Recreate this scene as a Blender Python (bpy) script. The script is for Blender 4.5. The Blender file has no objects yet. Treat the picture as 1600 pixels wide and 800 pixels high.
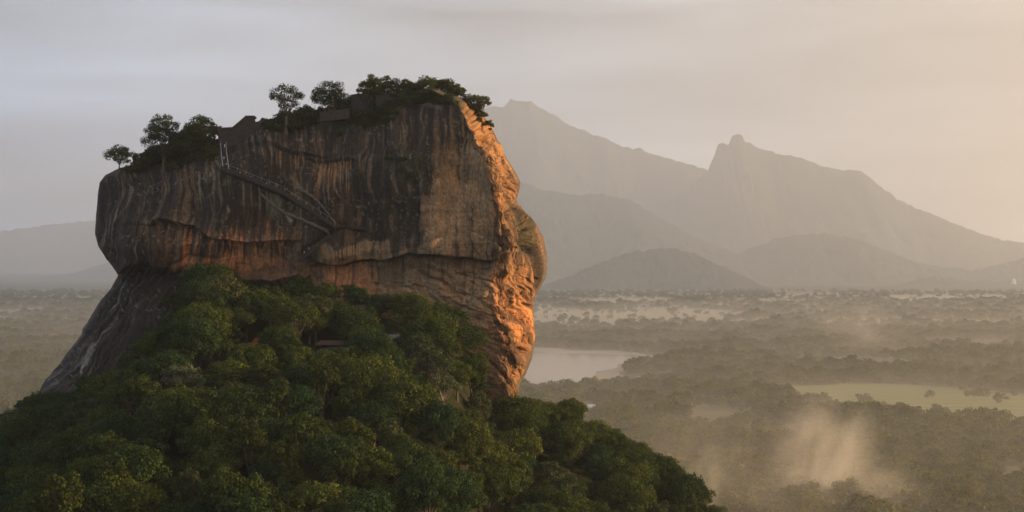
import bpy, math, random
import numpy as np

# ------------------------------------------------------------------ camera, sky, sun, exposure
F = 2800.0                 # focal length in photo pixels (photo 1600 wide)
CX, CY = 800.0, 415.0      # optical axis / horizon in photo pixels
CAMZ = 130.0
SUN_EL = math.radians(9.0)
SUN_AZ = math.radians(84.0)           # from +Y (view direction) towards +X (right)
SUN_DIR = (math.sin(SUN_AZ)*math.cos(SUN_EL), math.cos(SUN_AZ)*math.cos(SUN_EL), math.sin(SUN_EL))

scene = bpy.context.scene
COL = scene.collection
cam_d = bpy.data.cameras.new("camera"); cam = bpy.data.objects.new("camera", cam_d); COL.objects.link(cam)
cam.location = (0, 0, CAMZ); cam.rotation_euler = (math.pi/2, 0, 0)
cam_d.sensor_width = 36.0; cam_d.lens = 36.0*F/1600.0
cam_d.shift_y = (CY-400.0)/1600.0
cam_d.clip_start = 1.0; cam_d.clip_end = 60000.0
scene.camera = cam

sun_d = bpy.data.lights.new("sun", 'SUN'); sun = bpy.data.objects.new("sun", sun_d); COL.objects.link(sun)
sun_d.energy = 3.9; sun_d.angle = math.radians(0.9); sun_d.color = (1.0, 0.69, 0.41)
from mathutils import Vector
sun.rotation_euler = Vector(SUN_DIR).to_track_quat('Z', 'Y').to_euler()
sun.location = (400, 300, 600)

scene.view_settings.view_transform = 'Standard'
scene.view_settings.look = 'None'
scene.view_settings.gamma = 1.0
scene.view_settings.use_curve_mapping = False
scene.view_settings.exposure = 1.33
scene.cycles.volume_bounces = 1
scene.cycles.sample_clamp_indirect = 1.5
scene.cycles.max_bounces = 4
scene.cycles.diffuse_bounces = 2
scene.cycles.use_denoising = True
HAZE_DENSITY = 0.000034
FAR_DENSITY = 0.000058
MIST = [(14, 0.00024), (24, 0.00021), (36, 0.00017), (50, 0.00013)]

def nn(nt, typ, **kw):
    n = nt.nodes.new(typ)
    for k, v in kw.items(): setattr(n, k, v)
    return n

def make_world():
    w = bpy.data.worlds.new("World"); scene.world = w; w.use_nodes = True
    nt = w.node_tree; nt.nodes.clear(); L = nt.links.new
    out = nn(nt, 'ShaderNodeOutputWorld')
    sky = nn(nt, 'ShaderNodeTexSky', sky_type='NISHITA')
    sky.sun_disc = False; sky.sun_elevation = SUN_EL; sky.sun_rotation = SUN_AZ
    bg1 = nn(nt, 'ShaderNodeBackground'); bg1.inputs['Strength'].default_value = 0.06
    L(sky.outputs[0], bg1.inputs[0])
    tc = nn(nt, 'ShaderNodeTexCoord')
    # warmth: angle to the sun's azimuth
    dot = nn(nt, 'ShaderNodeVectorMath', operation='DOT_PRODUCT')
    L(tc.outputs['Generated'], dot.inputs[0]); dot.inputs[1].default_value = SUN_DIR
    warm = nn(nt, 'ShaderNodeValToRGB')
    md = nn(nt, 'ShaderNodeMath', operation='MULTIPLY_ADD'); L(dot.outputs['Value'], md.inputs[0]); md.inputs[1].default_value = 0.5; md.inputs[2].default_value = 0.5
    L(md.outputs[0], warm.inputs[0])
    e = warm.color_ramp.elements
    e[0].position = 0.0; e[0].color = (0.17, 0.205, 0.27, 1)
    e[1].position = 1.0; e[1].color = (0.66, 0.41, 0.20, 1)
    for p, c in ((0.41, (0.160, 0.212, 0.295)), (0.55, (0.192, 0.222, 0.268)), (0.69, (0.230, 0.206, 0.188)), (0.84, (0.35, 0.255, 0.185))):
        el = e.new(p); el.color = (*c, 1)
    # stratus banding
    mp = nn(nt, 'ShaderNodeMapping'); mp.inputs['Scale'].default_value = (2.2, 2.2, 15.0)
    L(tc.outputs['Generated'], mp.inputs[0])
    nz = nn(nt, 'ShaderNodeTexNoise'); nz.inputs['Scale'].default_value = 1.6; nz.inputs['Detail'].default_value = 5
    nz.inputs['Roughness'].default_value = 0.45; nz.inputs['Distortion'].default_value = 0.4
    L(mp.outputs[0], nz.inputs['Vector'])
    mr = nn(nt, 'ShaderNodeMapRange'); mr.inputs['From Min'].default_value = 0.3; mr.inputs['From Max'].default_value = 0.72
    mr.inputs['To Min'].default_value = 0.38; mr.inputs['To Max'].default_value = 1.62
    L(nz.outputs['Fac'], mr.inputs['Value'])
    sep = nn(nt, 'ShaderNodeSeparateXYZ'); L(tc.outputs['Generated'], sep.inputs[0])
    # brighter clouds overhead, darker below horizon
    el_r = nn(nt, 'ShaderNodeValToRGB'); L(sep.outputs['Z'], el_r.inputs[0])
    ee = el_r.color_ramp.elements
    ee[0].position = 0.0; ee[0].color = (1.02, 1.03, 1.05, 1); ee[1].position = 0.6; ee[1].color = (1.0, 1.0, 1.0, 1)
    q = ee.new(0.09); q.color = (1.08, 1.07, 1.06, 1)
    m1 = nn(nt, 'ShaderNodeVectorMath', operation='MULTIPLY'); L(warm.outputs[0], m1.inputs[0]); L(el_r.outputs[0], m1.inputs[1])
    m2 = nn(nt, 'ShaderNodeVectorMath', operation='SCALE'); L(m1.outputs[0], m2.inputs[0]); L(mr.outputs[0], m2.inputs['Scale'])
    bg2 = nn(nt, 'ShaderNodeBackground'); bg2.inputs['Strength'].default_value = 1.08
    L(m2.outputs[0], bg2.inputs[0])
    mix = nn(nt, 'ShaderNodeMixShader'); mix.inputs[0].default_value = 0.9
    L(bg1.outputs[0], mix.inputs[1]); L(bg2.outputs[0], mix.inputs[2]); L(mix.outputs[0], out.inputs['Surface'])
make_world()

# ------------------------------------------------------------------ helpers
rng = np.random.default_rng(7)
random.seed(7)

def unproj(px, py, d):
    return ((px-CX)/F*d, d, CAMZ-(py-CY)/F*d)

def proj(x, y, z):
    return CX+F*x/y, CY+F*(CAMZ-z)/y

_perm = np.random.default_rng(3).permutation(4096).astype(np.int64)
_grad = np.random.default_rng(4).normal(size=(4096, 3)); _grad /= np.linalg.norm(_grad, axis=1)[:, None]
def pnoise(x, y, z):
    x, y, z = np.broadcast_arrays(np.asarray(x, float), np.asarray(y, float), np.asarray(z, float))
    xi, yi, zi = np.floor(x).astype(np.int64), np.floor(y).astype(np.int64), np.floor(z).astype(np.int64)
    xf, yf, zf = x-xi, y-yi, z-zi
    u, v, w = (t*t*t*(t*(t*6-15)+10) for t in (xf, yf, zf))
    res = np.zeros(x.shape)
    for dx in (0, 1):
        hx = _perm[(xi+dx) & 4095]
        wx = u if dx else 1-u
        for dy in (0, 1):
            hy = _perm[(hx+yi+dy) & 4095]
            wy = v if dy else 1-v
            for dz in (0, 1):
                g = _grad[_perm[(hy+zi+dz) & 4095]]
                res += wx*wy*(w if dz else 1-w)*(g[..., 0]*(xf-dx)+g[..., 1]*(yf-dy)+g[..., 2]*(zf-dz))
    return res*1.5
def fbm(x, y, z, o=4, gain=0.5):
    a, f, s = 1.0, 1.0, 0.0
    for k in range(o):
        s = s+a*pnoise(np.asarray(x)*f+17.3*k, np.asarray(y)*f+5.1*k, np.asarray(z)*f+9.7*k); a *= gain; f *= 2.03
    return s
def cells(u, v, seed):
    # nearest of jittered grid seeds: random value of the flake and the offsets from its seed
    ui, vi = np.floor(u).astype(np.int64), np.floor(v).astype(np.int64)
    best = np.full(u.shape, 1e9); val = np.zeros(u.shape); ou = np.zeros(u.shape); ov = np.zeros(u.shape)
    for a in (-1, 0, 1):
        for b in (-1, 0, 1):
            h = _perm[(_perm[(ui+a+seed*57) & 4095]+vi+b) & 4095]
            jx, jy = _grad[h, 0]*0.45+0.5, _grad[h, 1]*0.45+0.5
            du, dv = u-(ui+a+jx), v-(vi+b+jy); d = du*du+dv*dv; m = d < best
            best = np.where(m, d, best); val = np.where(m, _grad[h, 2], val); ou = np.where(m, du, ou); ov = np.where(m, dv, ov)
    return val, ou, ov
def sstep(a, b, x):
    t = np.clip((x-a)/(b-a), 0, 1); return t*t*(3-2*t)
def blob(px, py, cx, cy, rx, ry, p=2.0):
    return np.exp(-(np.abs((px-cx)/rx)**p+np.abs((py-cy)/ry)**p))

def mesh_np(name, V, Q=None, T=None, smooth=False):
    me = bpy.data.meshes.new(name)
    V = np.asarray(V, np.float32).reshape(-1, 3)
    faces = []; tot = []
    if Q is not None and len(Q): faces.append(np.asarray(Q, np.int32).reshape(-1)); tot.append(np.full(len(Q), 4, np.int32))
    if T is not None and len(T): faces.append(np.asarray(T, np.int32).reshape(-1)); tot.append(np.full(len(T), 3, np.int32))
    lv = np.concatenate(faces); tot = np.concatenate(tot)
    st = np.concatenate(([0], np.cumsum(tot)[:-1])).astype(np.int32)
    me.vertices.add(len(V)); me.vertices.foreach_set('co', V.ravel())
    me.loops.add(len(lv)); me.loops.foreach_set('vertex_index', lv)
    me.polygons.add(len(tot)); me.polygons.foreach_set('loop_start', st); me.polygons.foreach_set('loop_total', tot)
    if smooth: me.polygons.foreach_set('use_smooth', np.ones(len(tot), bool))
    me.update(calc_edges=True); me.validate()
    return me

def link(name, me, mat=None, parent=None, loc=None, rotz=0.0, scale=None):
    o = bpy.data.objects.new(name, me); COL.objects.link(o)
    if mat is not None and me is not None and not me.materials: me.materials.append(mat)
    if parent is not None: o.parent = parent
    if loc is not None: o.location = loc
    if rotz: o.rotation_euler = (0, 0, rotz)
    if scale is not None: o.scale = scale
    return o
def tag(o, label=None, cat=None, group=None, kind=None):
    if label: o['label'] = label
    if cat: o['category'] = cat
    if group: o['group'] = group
    if kind: o['kind'] = kind
    return o
def thing(name, label, cat, loc, rotz=0.0, group=None, scale=None):
    o = link(name, None, None, None, loc, rotz, scale); return tag(o, label, cat, group)

class MB:
    """collects boxes, prisms and tubes for one mesh"""
    def __init__(s): s.V = []; s.Fc = []; s.M = []
    def add(s, vs, fs, mi=0):
        b = len(s.V); s.V += [tuple(v) for v in vs]; s.Fc += [tuple(b+i for i in f) for f in fs]; s.M += [mi]*len(fs); return s
    def box(s, c, d, rz=0.0, mi=0):
        x, y, z = d[0]/2, d[1]/2, d[2]/2; ca, sa = math.cos(rz), math.sin(rz)
        vs = [(c[0]+ca*i*x-sa*j*y, c[1]+sa*i*x+ca*j*y, c[2]+k*z) for k in (-1, 1) for i, j in ((-1, -1), (1, -1), (1, 1), (-1, 1))]
        return s.add(vs, [(3, 2, 1, 0), (4, 5, 6, 7), (0, 1, 5, 4), (1, 2, 6, 5), (2, 3, 7, 6), (3, 0, 4, 7)], mi)
    def tube(s, pts, rad, n=6, mi=0):
        pts = [Vector(p) for p in pts]; rings = []
        for i, p in enumerate(pts):
            a = pts[max(i-1, 0)]; b = pts[min(i+1, len(pts)-1)]; t = (b-a).normalized()
            r = rad[i] if hasattr(rad, '__len__') else rad
            u = t.cross(Vector((0.3, 1, 0.2))).normalized(); v = t.cross(u)
            rings.append([p+u*(r*math.cos(2*math.pi*k/n))+v*(r*math.sin(2*math.pi*k/n)) for k in range(n)])
        vs = [q for r in rings for q in r]; fs = []
        for i in range(len(pts)-1):
            for k in range(n):
                fs.append((i*n+k, i*n+(k+1) % n, (i+1)*n+(k+1) % n, (i+1)*n+k))
        fs.append(tuple(range(n-1, -1, -1))); fs.append(tuple((len(pts)-1)*n+k for k in range(n)))
        return s.add(vs, fs, mi)
    def lathe(s, prof, c=(0, 0, 0), n=24, mi=0):
        vs = []; fs = []
        for r, z in prof:
            vs += [(c[0]+r*math.cos(2*math.pi*k/n), c[1]+r*math.sin(2*math.pi*k/n), c[2]+z) for k in range(n)]
        for i in range(len(prof)-1):
            for k in range(n): fs.append((i*n+k, i*n+(k+1) % n, (i+1)*n+(k+1) % n, (i+1)*n+k))
        fs.append(tuple(range(n-1, -1, -1))); fs.append(tuple((len(prof)-1)*n+k for k in range(n)))
        return s.add(vs, fs, mi)
    def mesh(s, name, smooth=False):
        me = bpy.data.meshes.new(name); me.from_pydata(s.V, [], s.Fc)
        me.polygons.foreach_set('material_index', s.M)
        if smooth: me.polygons.foreach_set('use_smooth', [True]*len(s.Fc))
        me.update(); return me
    def build(s, name, mat, parent=None, loc=None, smooth=False):
        mats = mat if isinstance(mat, (list, tuple)) else [mat]
        me = s.mesh(name, smooth)
        for m in mats: me.materials.append(m)
        return link(name, me, None, parent, loc)

# ------------------------------------------------------------------ materials
def mat_simple(name, col, rough=0.9, var=0.35, scale=1.0, bump=0.0, spec=0.2):
    m = bpy.data.materials.new(name); m.use_nodes = True; nt = m.node_tree; L = nt.links.new
    b = nt.nodes['Principled BSDF']; b.inputs['Roughness'].default_value = rough; b.inputs['Specular IOR Level'].default_value = spec
    tc = nn(nt, 'ShaderNodeTexCoord'); nz = nn(nt, 'ShaderNodeTexNoise'); nz.inputs['Scale'].default_value = scale; nz.inputs['Detail'].default_value = 6
    L(tc.outputs['Object'], nz.inputs['Vector'])
    mr = nn(nt, 'ShaderNodeMapRange'); mr.inputs['From Min'].default_value = 0.25; mr.inputs['From Max'].default_value = 0.75
    mr.inputs['To Min'].default_value = 1-var; mr.inputs['To Max'].default_value = 1+var; L(nz.outputs['Fac'], mr.inputs['Value'])
    sc = nn(nt, 'ShaderNodeVectorMath', operation='SCALE'); sc.inputs[0].default_value = col; L(mr.outputs[0], sc.inputs['Scale'])
    L(sc.outputs[0], b.inputs['Base Color'])
    if bump:
        bp = nn(nt, 'ShaderNodeBump'); bp.inputs['Strength'].default_value = 0.8; bp.inputs['Distance'].default_value = bump
        L(nz.outputs['Fac'], bp.inputs['Height']); L(bp.outputs[0], b.inputs['Normal'])
    return m

def mat_leaf(name, c_dark, c_light, hue_a, hue_b, trans=0.25, objvar=0.5):
    m = bpy.data.materials.new(name); m.use_nodes = True; nt = m.node_tree; nt.nodes.clear(); L = nt.links.new
    out = nn(nt, 'ShaderNodeOutputMaterial')
    geo = nn(nt, 'ShaderNodeNewGeometry'); oi = nn(nt, 'ShaderNodeObjectInfo')
    r = nn(nt, 'ShaderNodeValToRGB'); L(geo.outputs['Random Per Island'], r.inputs[0])
    r.color_ramp.elements[0].color = (*c_dark, 1); r.color_ramp.elements[1].color = (*c_light, 1)
    ro = nn(nt, 'ShaderNodeValToRGB'); L(oi.outputs['Random'], ro.inputs[0])
    ro.color_ramp.elements[0].color = (*hue_a, 1); ro.color_ramp.elements[1].color = (*hue_b, 1)
    q = ro.color_ramp.elements.new(0.5); q.color = (*[0.82*(a+b)/2 for a, b in zip(hue_a, hue_b)], 1)
    mx = nn(nt, 'ShaderNodeVectorMath', operation='MULTIPLY'); L(r.outputs[0], mx.inputs[0]); L(ro.outputs[0], mx.inputs[1])
    d = nn(nt, 'ShaderNodeBsdfDiffuse'); t = nn(nt, 'ShaderNodeBsdfTranslucent')
    L(mx.outputs[0], d.inputs[0]); L(mx.outputs[0], t.inputs[0])
    ms = nn(nt, 'ShaderNodeMixShader'); ms.inputs[0].default_value = trans
    L(d.outputs[0], ms.inputs[1]); L(t.outputs[0], ms.inputs[2]); L(ms.outputs[0], out.inputs['Surface'])
    return m

M = {}
M['leaf'] = mat_leaf('forest leaves', (0.025, 0.041, 0.014), (0.084, 0.116, 0.034), (0.50, 0.68, 0.85), (1.40, 1.18, 0.80))
M['leaf_pale'] = mat_leaf('pale leaves', (0.07, 0.085, 0.040), (0.15, 0.17, 0.085), (0.95, 0.95, 0.95), (1.1, 1.05, 0.9))
M['leaf_yellow'] = mat_leaf('yellow green leaves', (0.07, 0.075, 0.016), (0.16, 0.15, 0.035), (0.95, 0.95, 0.95), (1.1, 1.05, 0.9))
M['leaf_summit'] = mat_leaf('summit leaves', (0.028, 0.036, 0.014), (0.075, 0.088, 0.030), (0.8, 0.85, 0.9), (1.25, 1.15, 0.8))
M['leaf_olive'] = mat_leaf('olive leaves', (0.027, 0.037, 0.012), (0.070, 0.086, 0.026), (0.8, 0.85, 0.9), (1.15, 1.1, 0.85))
M['leaf_sage'] = mat_leaf('sage leaves', (0.036, 0.048, 0.022), (0.090, 0.108, 0.048), (0.8, 0.85, 0.9), (1.2, 1.1, 0.9))
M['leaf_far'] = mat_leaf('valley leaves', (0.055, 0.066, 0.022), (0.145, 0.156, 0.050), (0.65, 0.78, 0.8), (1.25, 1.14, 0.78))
M['bark'] = mat_simple('bark', (0.11, 0.085, 0.06), scale=3, bump=0.05)
M['bark_pale'] = mat_simple('pale bark', (0.26, 0.22, 0.17), scale=3, bump=0.05)
M['soil'] = mat_simple('forest floor', (0.030, 0.030, 0.016), scale=0.15, var=0.5)
M['brick'] = mat_simple('old brick', (0.055, 0.041, 0.031), scale=1.2, var=0.45, bump=0.1)
M['masonry'] = mat_simple('pale masonry', (0.17, 0.135, 0.095), scale=0.9, var=0.5, bump=0.15)
M['steel'] = mat_simple('painted steel', (0.42, 0.40, 0.36), rough=0.6, var=0.1)
M['steel_dark'] = mat_simple('dark steel', (0.05, 0.05, 0.05), rough=0.6, var=0.1)
M['white'] = mat_simple('white plaster', (0.78, 0.76, 0.72), var=0.08)
M['cream'] = mat_simple('cream plaster', (0.55, 0.47, 0.36), var=0.12)
M['tile'] = mat_simple('red clay tiles', (0.22, 0.065, 0.03), scale=2, var=0.35)
M['tile_brown'] = mat_simple('brown tiles', (0.10, 0.06, 0.042), scale=2, var=0.35)
M['tin'] = mat_simple('grey tin roof', (0.12, 0.125, 0.12), rough=0.6, var=0.2)
M['tin_pale'] = mat_simple('pale tin roof', (0.60, 0.60, 0.58), rough=0.6, var=0.12)
M['wood'] = mat_simple('dark timber', (0.035, 0.026, 0.02), var=0.3)
M['dark'] = mat_simple('window dark', (0.02, 0.02, 0.022), rough=0.3, var=0.1)
M['skin'] = mat_simple('skin', (0.28, 0.16, 0.10), var=0.05)
M['hair'] = mat_simple('hair', (0.015, 0.012, 0.01), var=0.1)
for n, c in (('white', (0.75, 0.74, 0.72)), ('orange', (0.55, 0.20, 0.05)), ('navy', (0.04, 0.05, 0.10)), ('red', (0.35, 0.05, 0.04)), ('grey', (0.3, 0.3, 0.3)), ('pale', (0.6, 0.55, 0.48))):
    M['cloth_'+n] = mat_simple('cloth '+n, c, var=0.08)

# ------------------------------------------------------------------ the rock
sil_L = np.array([(140, 650), (147, 620), (152, 600), (158, 582), (164, 556), (172, 505), (182, 455), (192, 425), (204, 385), (215, 345), (230, 298), (245, 252), (258, 206), (266, 182), (274, 166), (285, 157), (305, 154), (335, 151), (365, 149), (385, 154), (400, 164), (415, 178), (424, 187), (432, 183), (450, 172), (468, 155), (490, 142), (503, 135), (512, 128), (522, 126), (532, 119), (550, 104), (575, 90), (600, 74), (640, 50), (680, 30)], float)
sil_R = np.array([(140, 690), (150, 712), (165, 730), (178, 748), (200, 764), (225, 779), (250, 792), (270, 803), (285, 809), (300, 807), (312, 803), (322, 808), (335, 818), (350, 832), (370, 843), (395, 848), (420, 850), (435, 847), (452, 838), (470, 829), (500, 828), (530, 829), (560, 824), (580, 816), (600, 806), (640, 800), (680, 796)], float)
ridge = np.array([(140, 670), (165, 718), (200, 738), (250, 752), (300, 766), (350, 779), (385, 786), (410, 776), (440, 764), (480, 762), (520, 772), (560, 782), (600, 786), (680, 780)], float)

def rock_builder():
    rows = np.concatenate((np.arange(141, 300, 0.62), np.arange(300, 680, 0.72)))
    nr = len(rows)
    xL = np.interp(rows, sil_L[:, 0], sil_L[:, 1]); xR = np.interp(rows, sil_R[:, 0], sil_R[:, 1]); xr = np.interp(rows, ridge[:, 0], ridge[:, 1])
    xr = xr+7*fbm(rows/26, 0*rows, 40.0, 3)*sstep(150, 200, rows)
    w = xr-xL
    Y0 = 770.0
    zero = np.zeros(nr)
    top = sstep(140, 175, rows)          # depth shrinks at the very top
    flare_l = np.interp(rows, [140, 200, 260, 310, 350, 385, 410, 430, 470, 530, 600, 680], [34, 24, 10, 1, -4, -4, 1, 9, 4, -8, -22, -32])
    flare_m = np.interp(rows, [140, 200, 300, 380, 410, 430, 500, 600, 680], [24, 11, 1, -2, 1, 2, -1, -9, -14])
    flare_r = np.interp(rows, [140, 200, 300, 380, 420, 480, 600, 680], [12, 7, 1, -1, 0, 1, -1, -3])
    P = [  # (px, depth) control points round the rock, from the ridge over the right flank and the back
        (xr, zero+flare_r), (xr+0.5*(xR-xr), np.interp(rows, [395, 445, 560, 610], [15, 8, 8, 12])*top+flare_r+4), (xR, 48+zero), (xR-22, 78+zero),
        (xL+0.6*(xR-xL), 118+zero), (xL+0.25*(xR-xL), 112+zero), (xL+0.03*w, 82+zero), (xL, 55+zero),
        (xL+0.05*w, 34+flare_l), (xL+0.28*w, 13+0.7*flare_l+0.3*flare_m), (xL+0.64*w, 11+flare_m)]
    seg_n = [90, 80, 16, 14, 14, 14, 16, 80, 150, 165, 130]
    n = len(P); px_c = []; d_c = []
    for k in range(n):
        p0, p1, p2, p3 = P[(k-1) % n], P[k], P[(k+1) % n], P[(k+2) % n]
        t = (np.arange(seg_n[k])/seg_n[k])[None, :]
        def cr(a, b, c, d, tn=0.42):
            m1 = tn*(c-a); m2 = tn*(d-b)
            m1, m2, b, c = m1[:, None], m2[:, None], b[:, None], c[:, None]
            return (2*t**3-3*t**2+1)*b+(t**3-2*t**2+t)*m1+(-2*t**3+3*t**2)*c+(t**3-t**2)*m2
        px_c.append(cr(*[np.asarray(p[0]) for p in (p0, p1, p2, p3)])); d_c.append(cr(*[np.asarray(p[1], float) for p in (p0, p1, p2, p3)]))
    PX = np.concatenate(px_c, 1); D = Y0+np.concatenate(d_c, 1); PY = np.repeat(rows[:, None], PX.shape[1], 1)
    X = (PX-CX)/F*D; Z = CAMZ-(PY-CY)/F*D
    nc = PX.shape[1]
    # normals of the smooth body
    def nrm(X, Y, Z):
        def du(a): return np.roll(a, -1, 1)-np.roll(a, 1, 1)
        def dv(a): return np.gradient(a, axis=0)
        a = np.stack((du(X), du(Y), du(Z)), -1); b = np.stack((dv(X), dv(Y), dv(Z)), -1)
        nv = np.cross(a, b); nv /= np.linalg.norm(nv, axis=-1, keepdims=True)+1e-9
        return nv
    N = nrm(X, D, Z)
    cen = np.array([X.mean(), D.mean(), Z.mean()])
    if ((np.stack((X, D, Z), -1)-cen)*N).sum(-1).mean() < 0: N = -N
    px, py = PX, PY
    front = np.zeros(nc, bool); front[:170] = True; front[-525:] = True
    isf = front.astype(float)[None, :]
    xrr = xr[:, None]
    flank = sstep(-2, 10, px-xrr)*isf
    # ---- noise relief
    H = 5.5*fbm(X/45, D/45, Z/60, 2)+1.6*fbm(X/17+4, D/17, Z/40, 2)
    wx = X+2.0*fbm(X/14, D/14, Z/14, 2)
    fl1 = fbm(wx/8.5, D/10, Z/60+3, 3); fl2 = fbm(wx/2.6+9, D/3, Z/22, 3)
    up = sstep(430, 400, py)
    flk = 1-0.3*flank
    H += (1.2*fl1+0.22*fl2)*(0.35+0.65*up)*flk
    H += 0.5*fbm(X/5, D/5, Z/4+20, 4)*(1-0.5*up)*(1-0.75*flank)
    # ---- helpers for drawn features (photo px lines laid on the body)
    def lip(pts, above, la, below, lb, x0, x1, feather=18):
        pts = np.array(pts, float); ly = np.interp(px, pts[:, 0], pts[:, 1])+1.6*pnoise(px/9, 3.3, 0)
        win = sstep(x0-feather, x0, px)*sstep(x1+feather, x1, px)*isf
        s = ly-py
        return win*np.where(s >= 0, above*np.exp(-np.maximum(s, 0)/la), -below*np.exp(-np.maximum(-s, 0)/lb))
    def vstep(pts, right, lr, y0, y1, feather=15):
        pts = np.array(pts, float); lx = np.interp(py, pts[:, 1], pts[:, 0])+1.5*pnoise(py/11, 1.7, 0)
        win = sstep(y0-feather, y0, py)*sstep(y1+feather, y1, py)*isf
        s = px-lx
        return win*np.where(s >= 0, right*np.exp(-np.maximum(s, 0)/lr), 0)
    def pdist(pts):
        best = np.full(px.shape, 1e9)
        for (ax, ay), (bx, by) in zip(pts[:-1], pts[1:]):
            vx, vy = bx-ax, by-ay; t = np.clip(((px-ax)*vx+(py-ay)*vy)/(vx*vx+vy*vy), 0, 1)
            best = np.minimum(best, np.hypot(px-ax-t*vx, py-ay-t*vy))
        return best
    def crack(pts, depth, wid): return -depth*np.exp(-(pdist(pts)/wid)**2)*isf
    # main overhang crack across the middle right
    H += (0.30+1.0*np.clip(0.5+fbm(px/38, py/200, 41.0, 2), 0, 1))*lip([(470, 398), (485, 400), (505, 412), (530, 416), (560, 409), (600, 409), (640, 396), (680, 398), (720, 403), (760, 410), (790, 402)], 3.6, 14, 2.6, 14, 492, 770)
    H += crack([(480, 398), (505, 413), (530, 417), (560, 410), (600, 410), (640, 397), (680, 399), (720, 404), (765, 411)], 2.2, 2.2)
    # shelf bulges just above it
    H += 1.5*np.exp(-(pdist([(505, 398), (530, 388), (600, 396)])/13)**2)*isf+0.8*isf*np.exp(-(pdist([(500, 405), (640, 385)])/7)**2)
    H += lip([(640, 390), (690, 372), (730, 360), (770, 378), (790, 394)], -1.4, 10, -2.6, 26, 655, 785)*sstep(405, 398, py)
    # left overhang above the bare slab
    H += (0.55+0.8*np.clip(0.5+fbm(px/30, py/200, 42.0, 2), 0, 1))*lip([(140, 430), (185, 428), (205, 402), (222, 392), (245, 396), (275, 412), (330, 430), (430, 445), (480, 430)], 6.0, 28, 6.5, 26, 140, 470)
    # recess with the ochre wall
    H += lip([(235, 352), (262, 346), (300, 352), (330, 372), (385, 378), (445, 374)], 2.6, 14, 3.2, 45, 262, 440, 40)
    H += crack([(262, 408), (310, 402), (340, 412), (380, 396), (420, 402), (445, 408)], 1.1, 4)
    # buttress standing proud on the right, with its rounded light edge
    H += vstep([(640, 165), (612, 190), (613, 205), (621, 228), (634, 258), (650, 300)], 4.2, 70, 178, 250, 34)
    H += crack([(655, 163), (625, 178), (611, 196), (615, 222), (630, 262)], 1.5, 3)
    H += vstep([(690, 262), (668, 285), (657, 310), (655, 395)], 1.8, 50, 272, 392)
    # ledges under the summit and small roofs
    H += lip([(340, 268), (400, 232), (440, 236), (500, 240), (560, 250)], 0.9, 10, 1.0, 14, 395, 500)
    H += lip([(480, 246), (545, 247), (560, 252)], 1.0, 8, 1.0, 20, 492, 545)
    # the walkway bench running down to the right and the cleft below it
    H += lip([(335, 262), (350, 264), (400, 285), (440, 301), (490, 335), (525, 354)], 0.2, 6, -1.8, 26, 348, 522)
    H += crack([(535, 350), (515, 362), (495, 378), (472, 402)], 3.0, 5.5)
    H += crack([(345, 268), (400, 288), (440, 304), (470, 322)], 1.4, 2.4)
    # folded strata, lower right
    st_m = blob(px, py, 690, 480, 130, 85, 4)*isf*sstep(402, 418, py)
    ph = (py-0.42*px+26*fbm(px/60, py/45, 4.4, 3))/11.0
    wave = np.abs((ph/2) % 2-1)
    H += st_m*(0.45*(1-wave)**2-0.2+1.0*fbm(px/24, (py-0.4*px)/9, 8.8, 4))
    for pts, dp, wd in (([(655, 425), (668, 432), (690, 440), (705, 455), (725, 460)], 1.4, 2.6), ([(665, 455), (690, 480), (705, 492)], 1.6, 2.6),
                        ([(715, 428), (745, 436), (775, 442)], 1.2, 2.4), ([(700, 455), (735, 462), (728, 480)], 1.0, 2.2),
                        ([(640, 505), (700, 500), (735, 512), (770, 530), (790, 540)], 1.4, 3.0), ([(760, 560), (775, 575), (790, 592)], 1.6, 3)):
        H += crack(pts, dp, wd)
    # flutes and gullies of the sunlit right flank
    fr = fbm((px-xrr)/7.0+py/120.0, D/30, py/55, 4)
    fa = (px-xrr)*0.93-(py-300)*0.30; fb = (py-300)*0.93+(px-xrr)*0.30
    fa = fa+4*fbm(px/30, py/40, 16.0, 2)
    H += flank*(2.6*(0.4-np.abs(fbm(fa/24, fb/110, 17.0, 3)))+0.35*fbm(fa/9, fb/60, 20.0, 3)+0.45*(0.3-np.abs(fbm(fa/6, fb/40, 18.0, 3))))
    H += crack([(800, 318), (792, 345), (788, 375), (785, 410)], 2.6, 6)        # gully between the two lobes
    H += crack([(803, 318), (812, 345), (826, 370), (836, 395)], 1.8, 3.5)
    H += crack([(828, 376), (836, 400), (842, 420), (838, 450)], 3.0, 5)        # behind the outer flake
    H += crack([(783, 435), (795, 465), (800, 500)], 3.0, 8)
    H += 2.2*blob(px, py, 815, 500, 16, 30)*isf
    H -= 3.0*blob(px, py, 806, 545, 14, 16)*isf
    H += 4.0*blob(px, py, 752, 478, 28, 46)*isf
    # broken ribs of the bare slab
    sl = sstep(0, 20, (py-np.interp(px, [100, 190, 215, 245, 300, 360], [430, 430, 396, 402, 428, 440])))*sstep(470, 300, px)*isf
    al = (px-215)*0.56+(py-395)*0.83; ac = (px-215)*0.83+0.40*(py-395)
    H += sl*(4.2*(0.5-np.abs(fbm(ac/18, al/90, 14.0, 3)))+1.8*fbm(ac/7, al/16, 15.0, 3))
    # flakes and joints: flat-faced slabs of differing tilt
    wu, wv = fa+3*fbm(px/12, py/12, 48.0, 2), fb+5*fbm(px/14, py/14, 49.0, 2)
    for su, sv, amp, sd in ((15, 62, 1.5, 1), (7, 24, 0.6, 2)):
        va, ou, ov = cells(wu/su, wv/sv, sd); H += flank*amp*(0.55*va+0.9*va*ou+0.5*ov)
    fm = sstep(400, 420, py)*(1-flank)*isf; wu, wv = px+0.5*py+5*fbm(px/20, py/20, 50.0, 2), py-0.35*px+5*fbm(px/16, py/16, 51.0, 3)
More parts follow.
